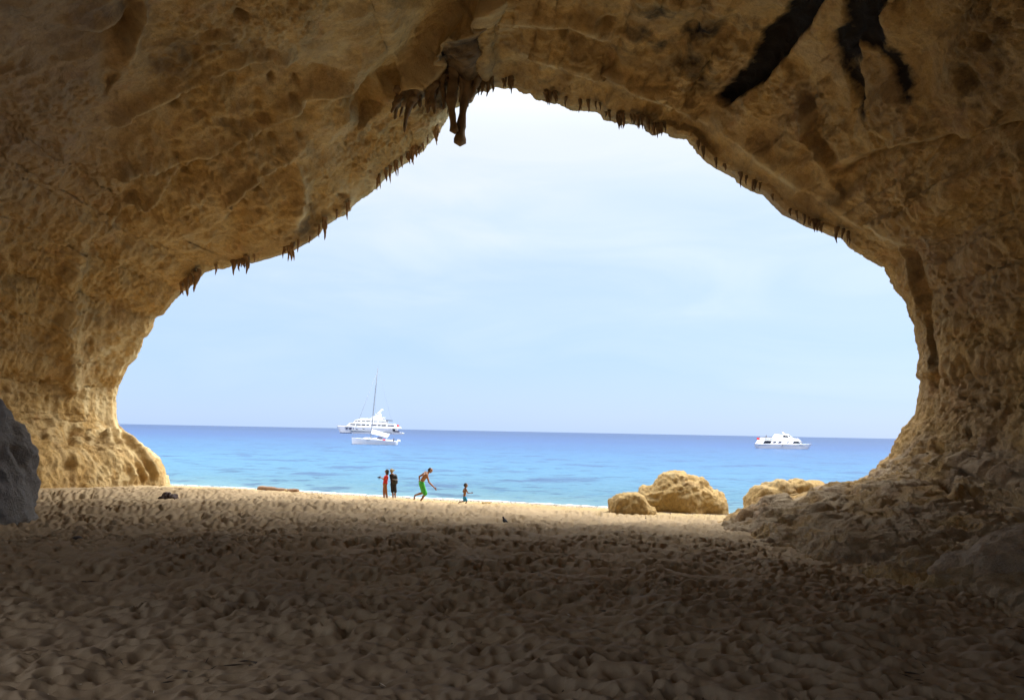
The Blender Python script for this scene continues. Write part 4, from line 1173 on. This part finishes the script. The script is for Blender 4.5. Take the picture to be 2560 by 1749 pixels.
def hull(name, stations, mat, parent):
    """stations: (x_deck, z_deck, half_beam, x_keel, z_keel, half_beam_at_waterline); deck closed"""
    V, F = [], []
    m = 9
    for xd, zd, hb, xk, zk, hw in stations:
        for j in range(m):                      # from port deck edge round the keel to starboard
            s = -1 + 2 * j / (m - 1)
            a = abs(s); f = 1 - a                # 0 at deck, 1 at keel
            half = hb * (1 - f) + hw * f
            y = math.copysign(1, s) * (hb + (hw - hb) * min(1, f * 1.25)) * (1 if f < .8 else (1 - f) / .2) if s else 0
            z = zd + (zk - zd) * min(1, f * 1.2)
            x = xd + (xk - xd) * min(1, f * 1.2)
            V.append((x, y, z))
    n = len(stations)
    for i in range(n - 1):
        for j in range(m - 1):
            F.append((i * m + j, i * m + j + 1, (i + 1) * m + j + 1, (i + 1) * m + j))
        F.append((i * m, (i + 1) * m, (i + 1) * m + m - 1, i * m + m - 1))     # deck
    F.append(tuple(range(m))); F.append(tuple((n - 1) * m + j for j in range(m))[::-1])
    o = from_py(name, V, F, mat, parent, False)
    bm_ = bmesh.new(); bm_.from_mesh(o.data)
    bmesh.ops.remove_doubles(bm_, verts=bm_.verts, dist=.004)
    bmesh.ops.recalc_face_normals(bm_, faces=bm_.faces); bm_.to_mesh(o.data); bm_.free()
    return o

def prism(name, poly, hw, mat, parent, taper=1.0, y0=0.0, bevel=0.0):
    """side-view polygon (x,z) given real beam: half-width hw (scaled by taper at the top)"""
    zs = [p[1] for p in poly]; z0, z1 = min(zs), max(zs)
    n = len(poly); V = []
    for s in (-1, 1):
        for x, z in poly:
            k = 1 + (taper - 1) * (z - z0) / max(z1 - z0, 1e-6)
            V.append((x, y0 + s * hw * k, z))
    F = [tuple(range(n)), tuple(range(2 * n - 1, n - 1, -1))] + [(i, n + i, n + (i + 1) % n, (i + 1) % n) for i in range(n)]
    o = from_py(name, V, F, mat, parent)
    bm_ = bmesh.new(); bm_.from_mesh(o.data); bmesh.ops.recalc_face_normals(bm_, faces=bm_.faces)
    if bevel: bmesh.ops.bevel(bm_, geom=bm_.edges[:], offset=bevel, segments=2, affect='EDGES')
    bm_.to_mesh(o.data); bm_.free()
    return o

def sides(name, poly, hw, mat, parent, t=.06, proud=.03):
    """the same pane on both sides of the boat"""
    for s in (-1, 1):
        prism(name, poly, t / 2, mat, parent, y0=s * (hw + proud - t / 2 + .0))

def flag(parent, x, z, w, h, mat, dx=0.0):
    n = 8; V, F = [], []
    for i in range(n):
        f = i / (n - 1)
        for k in (0, 1):
            V.append((x + w * f, .06 * h * math.sin(f * 6), z - h * k - .15 * h * f)); 
    k2 = len(V)
    V += [(a, b + .02, c) for a, b, c in V]
    for i in range(n - 1):
        a = i * 2; F.append((a, a + 1, a + 3, a + 2)); F.append((k2 + a, k2 + a + 2, k2 + a + 3, k2 + a + 1))
    return from_py('flag', V, F, mat, parent, True)

class View:
    """read side-view coordinates of a boat from a close-up of the photograph; metres at the boat's distance"""
    def __init__(self, ox, oy, sc, zx0, zy_water, Y):
        self.k = sc * Y / FPX; self.zx0, self.zw = zx0, zy_water
        self.px = ox + zx0 * sc; self.Y = Y
        p = at(self.px, oy + zy_water * sc, Y); self.pos = Vector((p.x, Y, 0.0))
    def x(self, zx): return (zx - self.zx0) * self.k
    def z(self, zy): return (self.zw - zy) * self.k
    def P(self, *pts): return [(self.x(a), self.z(b)) for a, b in pts]

def water_dist(px, py):
    d = ray(px, py); return -CAM_H / d[2] * d[1]

# --- motor yacht, three decks
sc1 = 220 / 1519.
Yy = water_dist(820 + 720 * sc1, 900 + 1266 * sc1)
v = View(820, 900, sc1, 720, 1266, Yy)
ya = empty('motor_yacht', v.pos, R(-3)); tag(ya, 'large white three-decked motor yacht anchored behind the sailing boat', 'yacht')
X, Z, Pp = v.x, v.z, v.P
st = []
for zx, zs, hb, zk in ((137, 1143, .15, 215), (200, 1146, 1.6, 232), (300, 1152, 3.0, 315), (450, 1160, 4.0, 455), (700, 1168, 4.5, 700), (950, 1172, 4.5, 950), (1130, 1180, 4.4, 1130)):
    st.append((X(zx), Z(zs), hb, X(zk), -.8, hb * .82 if zx > 150 else .05))
st.append((X(1135), Z(1228), 4.3, X(1135), -.8, 3.6)); st.append((X(1295), Z(1240), 3.9, X(1290), -.8, 3.4))
yhull = hull('hull', st, HULLW, ya)
prism('bulwark_cap', Pp((140, 1136), (330, 1148), (330, 1155), (146, 1146)), .25, GEL2, ya)
mdh = prism('main_deck_house', Pp((300, 1158), (335, 1128), (420, 1126), (1240, 1140), (1250, 1165), (1235, 1172), (1180, 1173)), 4.1, GEL, ya, .97)
msl = prism('main_saloon', Pp((600, 1172), (600, 1205), (1190, 1210), (1190, 1172)), 4.15, GEL, ya)
udh = prism('upper_deck_house', Pp((345, 1127), (378, 1088), (470, 1080), (1145, 1090), (1165, 1118), (1160, 1140)), 3.7, GEL, ya, .96)
bdh = prism('bridge_deck_house', Pp((440, 1084), (475, 1035), (520, 1022), (1000, 1030), (1020, 1055), (1015, 1090)), 3.2, GEL, ya, .94)
prism('sun_deck_coaming', Pp((520, 1023), (560, 1004), (760, 1000), (780, 1024)), 2.8, GEL, ya)
rdk = prism('radar_deck', Pp((752, 1024), (752, 968), (800, 966), (945, 985), (1000, 992), (940, 1012), (1000, 1030)), 2.2, GEL, ya, .9)
prism('awning', Pp((940, 1026), (1100, 1032), (1100, 1044), (945, 1040)), 2.6, GLASS2, ya)
prism('mast_arch', Pp((800, 966), (850, 905), (895, 852), (905, 838), (935, 842), (940, 862), (905, 885), (885, 930), (900, 978)), .55, GEL, ya, .6)
prism('radar_scanner', Pp((805, 935), (860, 925), (862, 915), (807, 925)), 1.1, GEL, ya)
for zx in (870, 905):
    link('satellite_dome', capsules_mesh([(Vector((X(zx), 1.1 if zx == 870 else -1.1, Z(955))), .7, Vector((X(zx), 1.1 if zx == 870 else -1.1, Z(945))), .65)], .12, 2), GEL, ya)
def wins(row, hw, mat, par):
    for a, b, t, u in row:
        sides('window', Pp((a + 4, t - 4), (b + 4, t - 4), (b, u + 4), (a, u + 4)), hw, mat, par, .12, .05)
wins([(395, 480, 1110, 1128), (492, 575, 1112, 1130), (588, 655, 1112, 1131)], 3.66, GLASS, udh)
wins([(672, 720, 1114, 1130), (755, 850, 1115, 1131)], 3.66, GLASS2, udh)
wins([(868, 918, 1116, 1142), (932, 1012, 1117, 1143)], 3.68, GLASS, udh)
wins([(1038, 1150, 1119, 1140)], 3.68, GLASS2, udh)
wins([(475, 500, 1055, 1066), (515, 565, 1055, 1070), (588, 648, 1055, 1072), (660, 738, 1055, 1074), (750, 782, 1056, 1075), (792, 860, 1057, 1078), (878, 1012, 1058, 1080)], 3.08, GLASS, bdh)
wins([(612, 725, 1174, 1192), (755, 772, 1176, 1194), (860, 935, 1178, 1202), (1008, 1180, 1180, 1204)], 4.17, GLASS, msl)
wins([(320, 350, 1170, 1196), (378, 418, 1172, 1198), (445, 456, 1174, 1198), (500, 540, 1176, 1200)], 3.9, GLASS2, yhull)
wins([(790, 835, 996, 1004), (840, 920, 998, 1016)], 2.02, GLASS, rdk)
prism('hull_stripe', Pp((400, 1218), (1120, 1232), (1120, 1235), (400, 1221)), 4.45, GREYL, yhull)
prism('waterline_stripe', Pp((220, 1252), (1290, 1264), (1290, 1270), (222, 1270)), 3.2, ANTI, yhull)
prism('swim_platform', Pp((1130, 1238), (1305, 1242), (1305, 1256), (1130, 1256)), 3.6, GEL2, ya)
prism('tender', Pp((1145, 1222), (1165, 1205), (1240, 1210), (1250, 1232), (1150, 1240)), 1.0, GLASS2, ya, .8, y0=-2.2, bevel=.15)
fst = loft_tube('flag_staff', [(X(1195), 0, Z(1170)), (X(1212), 0, Z(1095))], [.07, .05], ALU, 8, ya)
flag(fst, X(1180), Z(1104), 2.1, 1.6, FLAG)
loft_tube('jack_staff', [(X(150), 0, Z(1140)), (X(150), 0, Z(1118))], [.06, .05], ALU, 8, ya)
for s in (-1, 1):
    loft_tube('rail', [(X(140), s * .2, Z(1130)), (X(220), s * 1.9, Z(1134)), (X(330), s * 3.2, Z(1140))], [.05] * 3, ALU, 6, ya)

# --- sailing boat
Ys = water_dist(820 + 790 * sc1, 900 + 1458 * sc1)
v = View(820, 900, sc1, 735, 1458, Ys)
sb = empty('sailing_boat', v.pos, R(-4)); tag(sb, 'white sailing boat with a tall bare mast anchored in front of the motor yacht', 'sailing boat')
X, Z, Pp = v.x, v.z, v.P
st = []
for zx, zs, hb, xk in ((403, 1343, .06, 412), (430, 1345, .45, 436), (500, 1350, .95, 503), (620, 1358, 1.45, 620), (760, 1366, 1.75, 760), (900, 1374, 1.82, 900), (1040, 1384, 1.75, 1040), (1150, 1392, 1.6, 1145), (1195, 1396, 1.5, 1180)):
    st.append((X(zx), Z(zs), hb, X(xk), -.35, hb * .72))
shull = hull('hull', st, HULLW, sb)
cbt = prism('cabin_top', Pp((600, 1357), (650, 1338), (880, 1340), (925, 1352), (930, 1376)), .95, GEL, sb, .85, bevel=.03)
sides('cabin_window', Pp((690, 1344), (790, 1345), (800, 1352), (695, 1351)), .93, GLASS, cbt, .05, .03)
prism('coaming', Pp((930, 1376), (940, 1362), (1120, 1372), (1125, 1392)), 1.3, GEL2, sb, .95)
prism('spray_hood', Pp((850, 1345), (880, 1318), (935, 1325), (960, 1362), (900, 1358)), 1.0, GLASS2, sb, .8)
prism('name_stripe', Pp((690, 1371), (800, 1374), (800, 1378), (690, 1375)), 1.70, GREYL, shull)
prism('boot_stripe', Pp((415, 1450), (1180, 1458), (1180, 1464), (418, 1462)), 1.28, ANTI, shull)
top = (X(812), 0, Z(140)); mb = (X(735), 0, Z(1345))
mst = loft_tube('mast', [mb, (X(750), 0, Z(1100)), (X(768), 0, Z(800)), (X(788), 0, Z(480)), top], [.10, .10, .095, .085, .07], ALU, 10, sb)
for zx, zy in ((765, 760), (785, 505), (790, 262)):
    loft_tube('spreader', [(X(zx), -.85, Z(zy)), (X(zx), 0, Z(zy) + .05), (X(zx), .85, Z(zy))], [.03, .045, .03], ALU, 6, mst)
loft_tube('forestay', [(X(410), 0, Z(1342)), (X(600), 0, Z(790)), (X(788), 0, Z(250))], [.035, .04, .022], GREYS, 6, sb)
loft_tube('backstay', [(X(1188), 0, Z(1392)), top], [.012, .012], ALU, 5, sb)
for s in (-1, 1):
    loft_tube('shroud', [(X(750), s * 1.7, Z(1362)), (X(785), s * .85, Z(505)), (X(810), 0, Z(170))], [.012] * 3, ALU, 5, sb)
    loft_tube('guard_rail', [(X(405), s * .1, Z(1318)), (X(500), s * .9, Z(1322)), (X(760), s * 1.7, Z(1336)), (X(1040), s * 1.7, Z(1354)), (X(1190), s * 1.5, Z(1362))], [.014] * 5, ALU, 5, sb)
loft_tube('antenna', [top, (X(806), 0, Z(85))], [.02, .012], ALU, 5, mst)
loft_tube('boom', [(X(742), 0, Z(1268)), (X(1045), 0, Z(1318))], [.07, .06], ALU, 8, sb)
prism('furled_mainsail', Pp((742, 1186), (775, 1196), (900, 1232), (1062, 1272), (1045, 1300), (1022, 1336), (900, 1306), (742, 1272)), .16, CANV, sb, .35)
loft_tube('anchor_roller', [(X(400), 0, Z(1340)), (X(392), 0, Z(1334))], [.05, .04], ALU, 6, sb)
flag(sb, X(1196), Z(1358), .8, .5, CANV)
# crew and gear in the cockpit
pr = empty('person', v.pos + Matrix.Rotation(R(-4), 3, 'Z') @ Vector((X(1140), -.5, Z(1398)))); tag(pr, 'tiny dark-clad person sitting at the stern of the sailing boat', 'person')
def seated(root, shirt, legs, s=1.0):
    V_ = Vector
    link('body', capsules_mesh(head_caps(V_((0, 0, .78)), V_((-1, -.2, 0)), 1.0) + [(V_((0, 0, .60)), .05, V_((0, 0, .68)), .05), (V_((0, 0, .5)), .12, V_((0, 0, .1)), .12),
        (V_((0, -.17, .52)), .05, V_((-.06, -.2, .28)), .04), (V_((-.06, -.2, .28)), .04, V_((-.25, -.14, .2)), .03), (V_((0, .17, .52)), .05, V_((-.06, .2, .28)), .04), (V_((-.06, .2, .28)), .04, V_((-.25, .14, .2)), .03),
        (V_((0, -.09, .08)), .09, V_((-.4, -.1, .10)), .06), (V_((0, .09, .08)), .09, V_((-.4, .1, .10)), .06), (V_((-.4, -.1, .1)), .055, V_((-.42, -.1, -.3)), .04), (V_((-.4, .1, .1)), .055, V_((-.42, .1, -.3)), .04)]
        + hand_caps(V_((-.25, -.14, .2)), V_((-.06, -.2, .28)), 1, .5) + hand_caps(V_((-.25, .14, .2)), V_((-.06, .2, .28)), -1, .5), .012, 2, .4), SKIN_B, root)
    link('shirt', capsules_mesh([(V_((0, -.05, .5)), .135, V_((0, -.04, .12)), .13), (V_((0, .05, .5)), .135, V_((0, .04, .12)), .13), (V_((0, -.17, .52)), .066, V_((-.04, -.19, .36)), .055), (V_((0, .17, .52)), .066, V_((-.04, .19, .36)), .055)], .02, 2), shirt, root)
    link('trousers', capsules_mesh([(V_((0, -.09, .08)), .11, V_((-.4, -.1, .1)), .078), (V_((0, .09, .08)), .11, V_((-.4, .1, .1)), .078)], .02, 2), legs, root)
    link('hair', capsules_mesh([(V_((.02, 0, .81)), .10, V_((.03, 0, .79)), .095)], .02, 2), HAIR, root)
seated(pr, NAVY, NAVY)
rc = empty('red_bundle', v.pos + Matrix.Rotation(R(-4), 3, 'Z') @ Vector((X(985), -1.35, Z(1376)))); tag(rc, 'small red bundle lying on the side deck of the sailing boat', 'bundle')
link('cover', capsules_mesh([(Vector((-.25, 0, .0)), .16, Vector((.25, 0, .04)), .17), (Vector((.0, 0, .12)), .12, Vector((.28, 0, .14)), .12)], .03, 3), FLAG, rc)
loft_tube('tie', [(0, -.19, .0), (0, -.15, .2), (0, .1, .25)], [.015] * 3, GREYS, 6, rc)

# --- white cruiser on the right
sc3 = 200 / 2324.
Ym = water_dist(1860 + 1100 * sc3, 1060 + 712 * sc3)
v = View(1860, 1060, sc3, 1100, 712, Ym)
mc = empty('motor_cruiser', v.pos, R(2)); tag(mc, 'white motor cruiser with a red stern flag on the sea at the right', 'motor boat')
X, Z, Pp = v.x, v.z, v.P
st = []
for zx, zs, hb, xk in ((335, 575, 2.0, 400), (420, 580, 2.15, 440), (700, 588, 2.3, 700), (1000, 590, 2.3, 1000), (1300, 584, 2.2, 1290), (1550, 575, 1.9, 1520), (1750, 566, 1.35, 1680), (1900, 558, .7, 1775), (1995, 552, .05, 1835)):
    st.append((X(zx), Z(zs), hb, X(xk), -.35, hb * .8))
mhull = hull('hull', st, HULLW, mc)
prism('rub_rail', Pp((340, 578), (1300, 590), (1300, 598), (345, 588)), 2.34, GEL2, mc)
mcb = prism('main_cabin', Pp((375, 580), (440, 500), (500, 412), (560, 404), (870, 402), (1340, 402), (1510, 402), (1560, 430), (1650, 552), (1640, 580)), 1.95, GEL, mc, .9)
whs = prism('wheelhouse', Pp((860, 404), (935, 305), (960, 298), (1265, 308), (1300, 322), (1345, 368), (1400, 404)), 1.6, GEL, mc, .85)
prism('mast', Pp((1110, 232), (1130, 228), (1240, 308), (1190, 312)), .35, GEL, mc, .6)
loft_tube('mast_light', [(X(1090), 0, Z(240)), (X(1090), 0, Z(195))], [.04, .07], GREYS, 8, mc)
prism('radar', Pp((1225, 296), (1300, 292), (1300, 306), (1225, 310)), .5, GEL, mc)
for poly, mat in ((Pp((545, 490), (745, 490), (700, 566), (490, 566)), GLASS), (Pp((805, 502), (885, 502), (850, 552), (772, 552)), GLASS2), (Pp((965, 502), (1040, 502), (1000, 552), (920, 552)), GLASS2), (Pp((1225, 500), (1245, 500), (1195, 552), (1178, 552)), GLASS2),
                  (Pp((1395, 494), (1520, 494), (1575, 546), (1355, 546)), GLASS), (Pp((1565, 498), (1590, 498), (1645, 545), (1625, 545)), GLASS)):
    zc = sum(p[1] for p in poly) / 4; k = 1 + (.9 - 1) * (zc - Z(580)) / (Z(402) - Z(580))
    for s in (-1, 1):
        prism('window', poly, .05, mat, mcb, y0=s * 1.95 * (k + .012))
for poly, mat in ((Pp((1092, 330), (1165, 330), (1165, 388), (1100, 380)), GLASS), (Pp((1178, 330), (1205, 330), (1245, 386), (1178, 388)), GLASS), (Pp((1245, 328), (1268, 328), (1318, 366), (1290, 366)), GLASS), (Pp((970, 332), (1078, 332), (1078, 402), (970, 402)), GEL2)):
    for s in (-1, 1):
        prism('window', poly, .05, mat, whs, y0=s * 1.6 * .955)
for s in (-1, 1):
    loft_tube('bow_rail', [(X(1640), s * 1.6, Z(505)), (X(1850), s * .95, Z(512)), (X(2015), 0, Z(515))], [.03] * 3, ALU, 6, mc)
    loft_tube('deck_rail', [(X(480), s * 1.7, Z(388)), (X(700), s * 1.7, Z(384)), (X(870), s * 1.6, Z(384))], [.07] * 3, ALU, 6, mc)
    # scrolling decoration on the bow
    for k in range(4):
        bx = 1330 + k * 105
        loft_tube('bow_decoration', [(X(bx + q * 14), s * (2.22 - .0016 * max(0, bx + q * 14 - 1300)), Z(612 + 14 * math.sin(q * 1.1 + k))) for q in range(7)], [.035] * 7, GREYL, 5, mhull)
prism('waterline_stripe', Pp((405, 704), (1825, 708), (1815, 718), (410, 718)), 1.70, ANTI, mhull)
fst = loft_tube('flag_staff', [(X(470), 0, Z(470)), (X(440), 0, Z(392))], [.04, .03], ALU, 6, mc)
flag(fst, X(372), Z(402), 1.0, .70, FLAG)
loft_tube('fender', [(X(1040), -2.42, Z(590)), (X(1040), -2.42, Z(598)), (X(1040), -2.42, Z(612)), (X(1040), -2.42, Z(622))], [.06, .2, .22, .08], GLASS2, 10, mc)
fc = bpy.data.curves.new('name_lettering', 'FONT'); fc.body = 'ZENIRA'; fc.size = .72; fc.extrude = .01; fc.space_character = 1.28; fc.shear = .25
fo = bpy.data.objects.new('tmp_text', fc); COL.objects.link(fo)
fm = bpy.data.meshes.new_from_object(fo.evaluated_get(bpy.context.evaluated_depsgraph_get())); bpy.data.objects.remove(fo)
lt = link('name_lettering', fm, GREYL, mcb); lt.location = (X(535), -1.95 * .925 - .03, Z(468)); lt.rotation_euler = (R(90), 0, 0)
pr = empty('person', v.pos + Matrix.Rotation(R(2), 3, 'Z') @ Vector((X(610), -1.2, Z(400) - .05))); tag(pr, 'tiny dark figure sitting on the upper deck of the motor cruiser', 'person')
seated(pr, NAVY, NAVY)
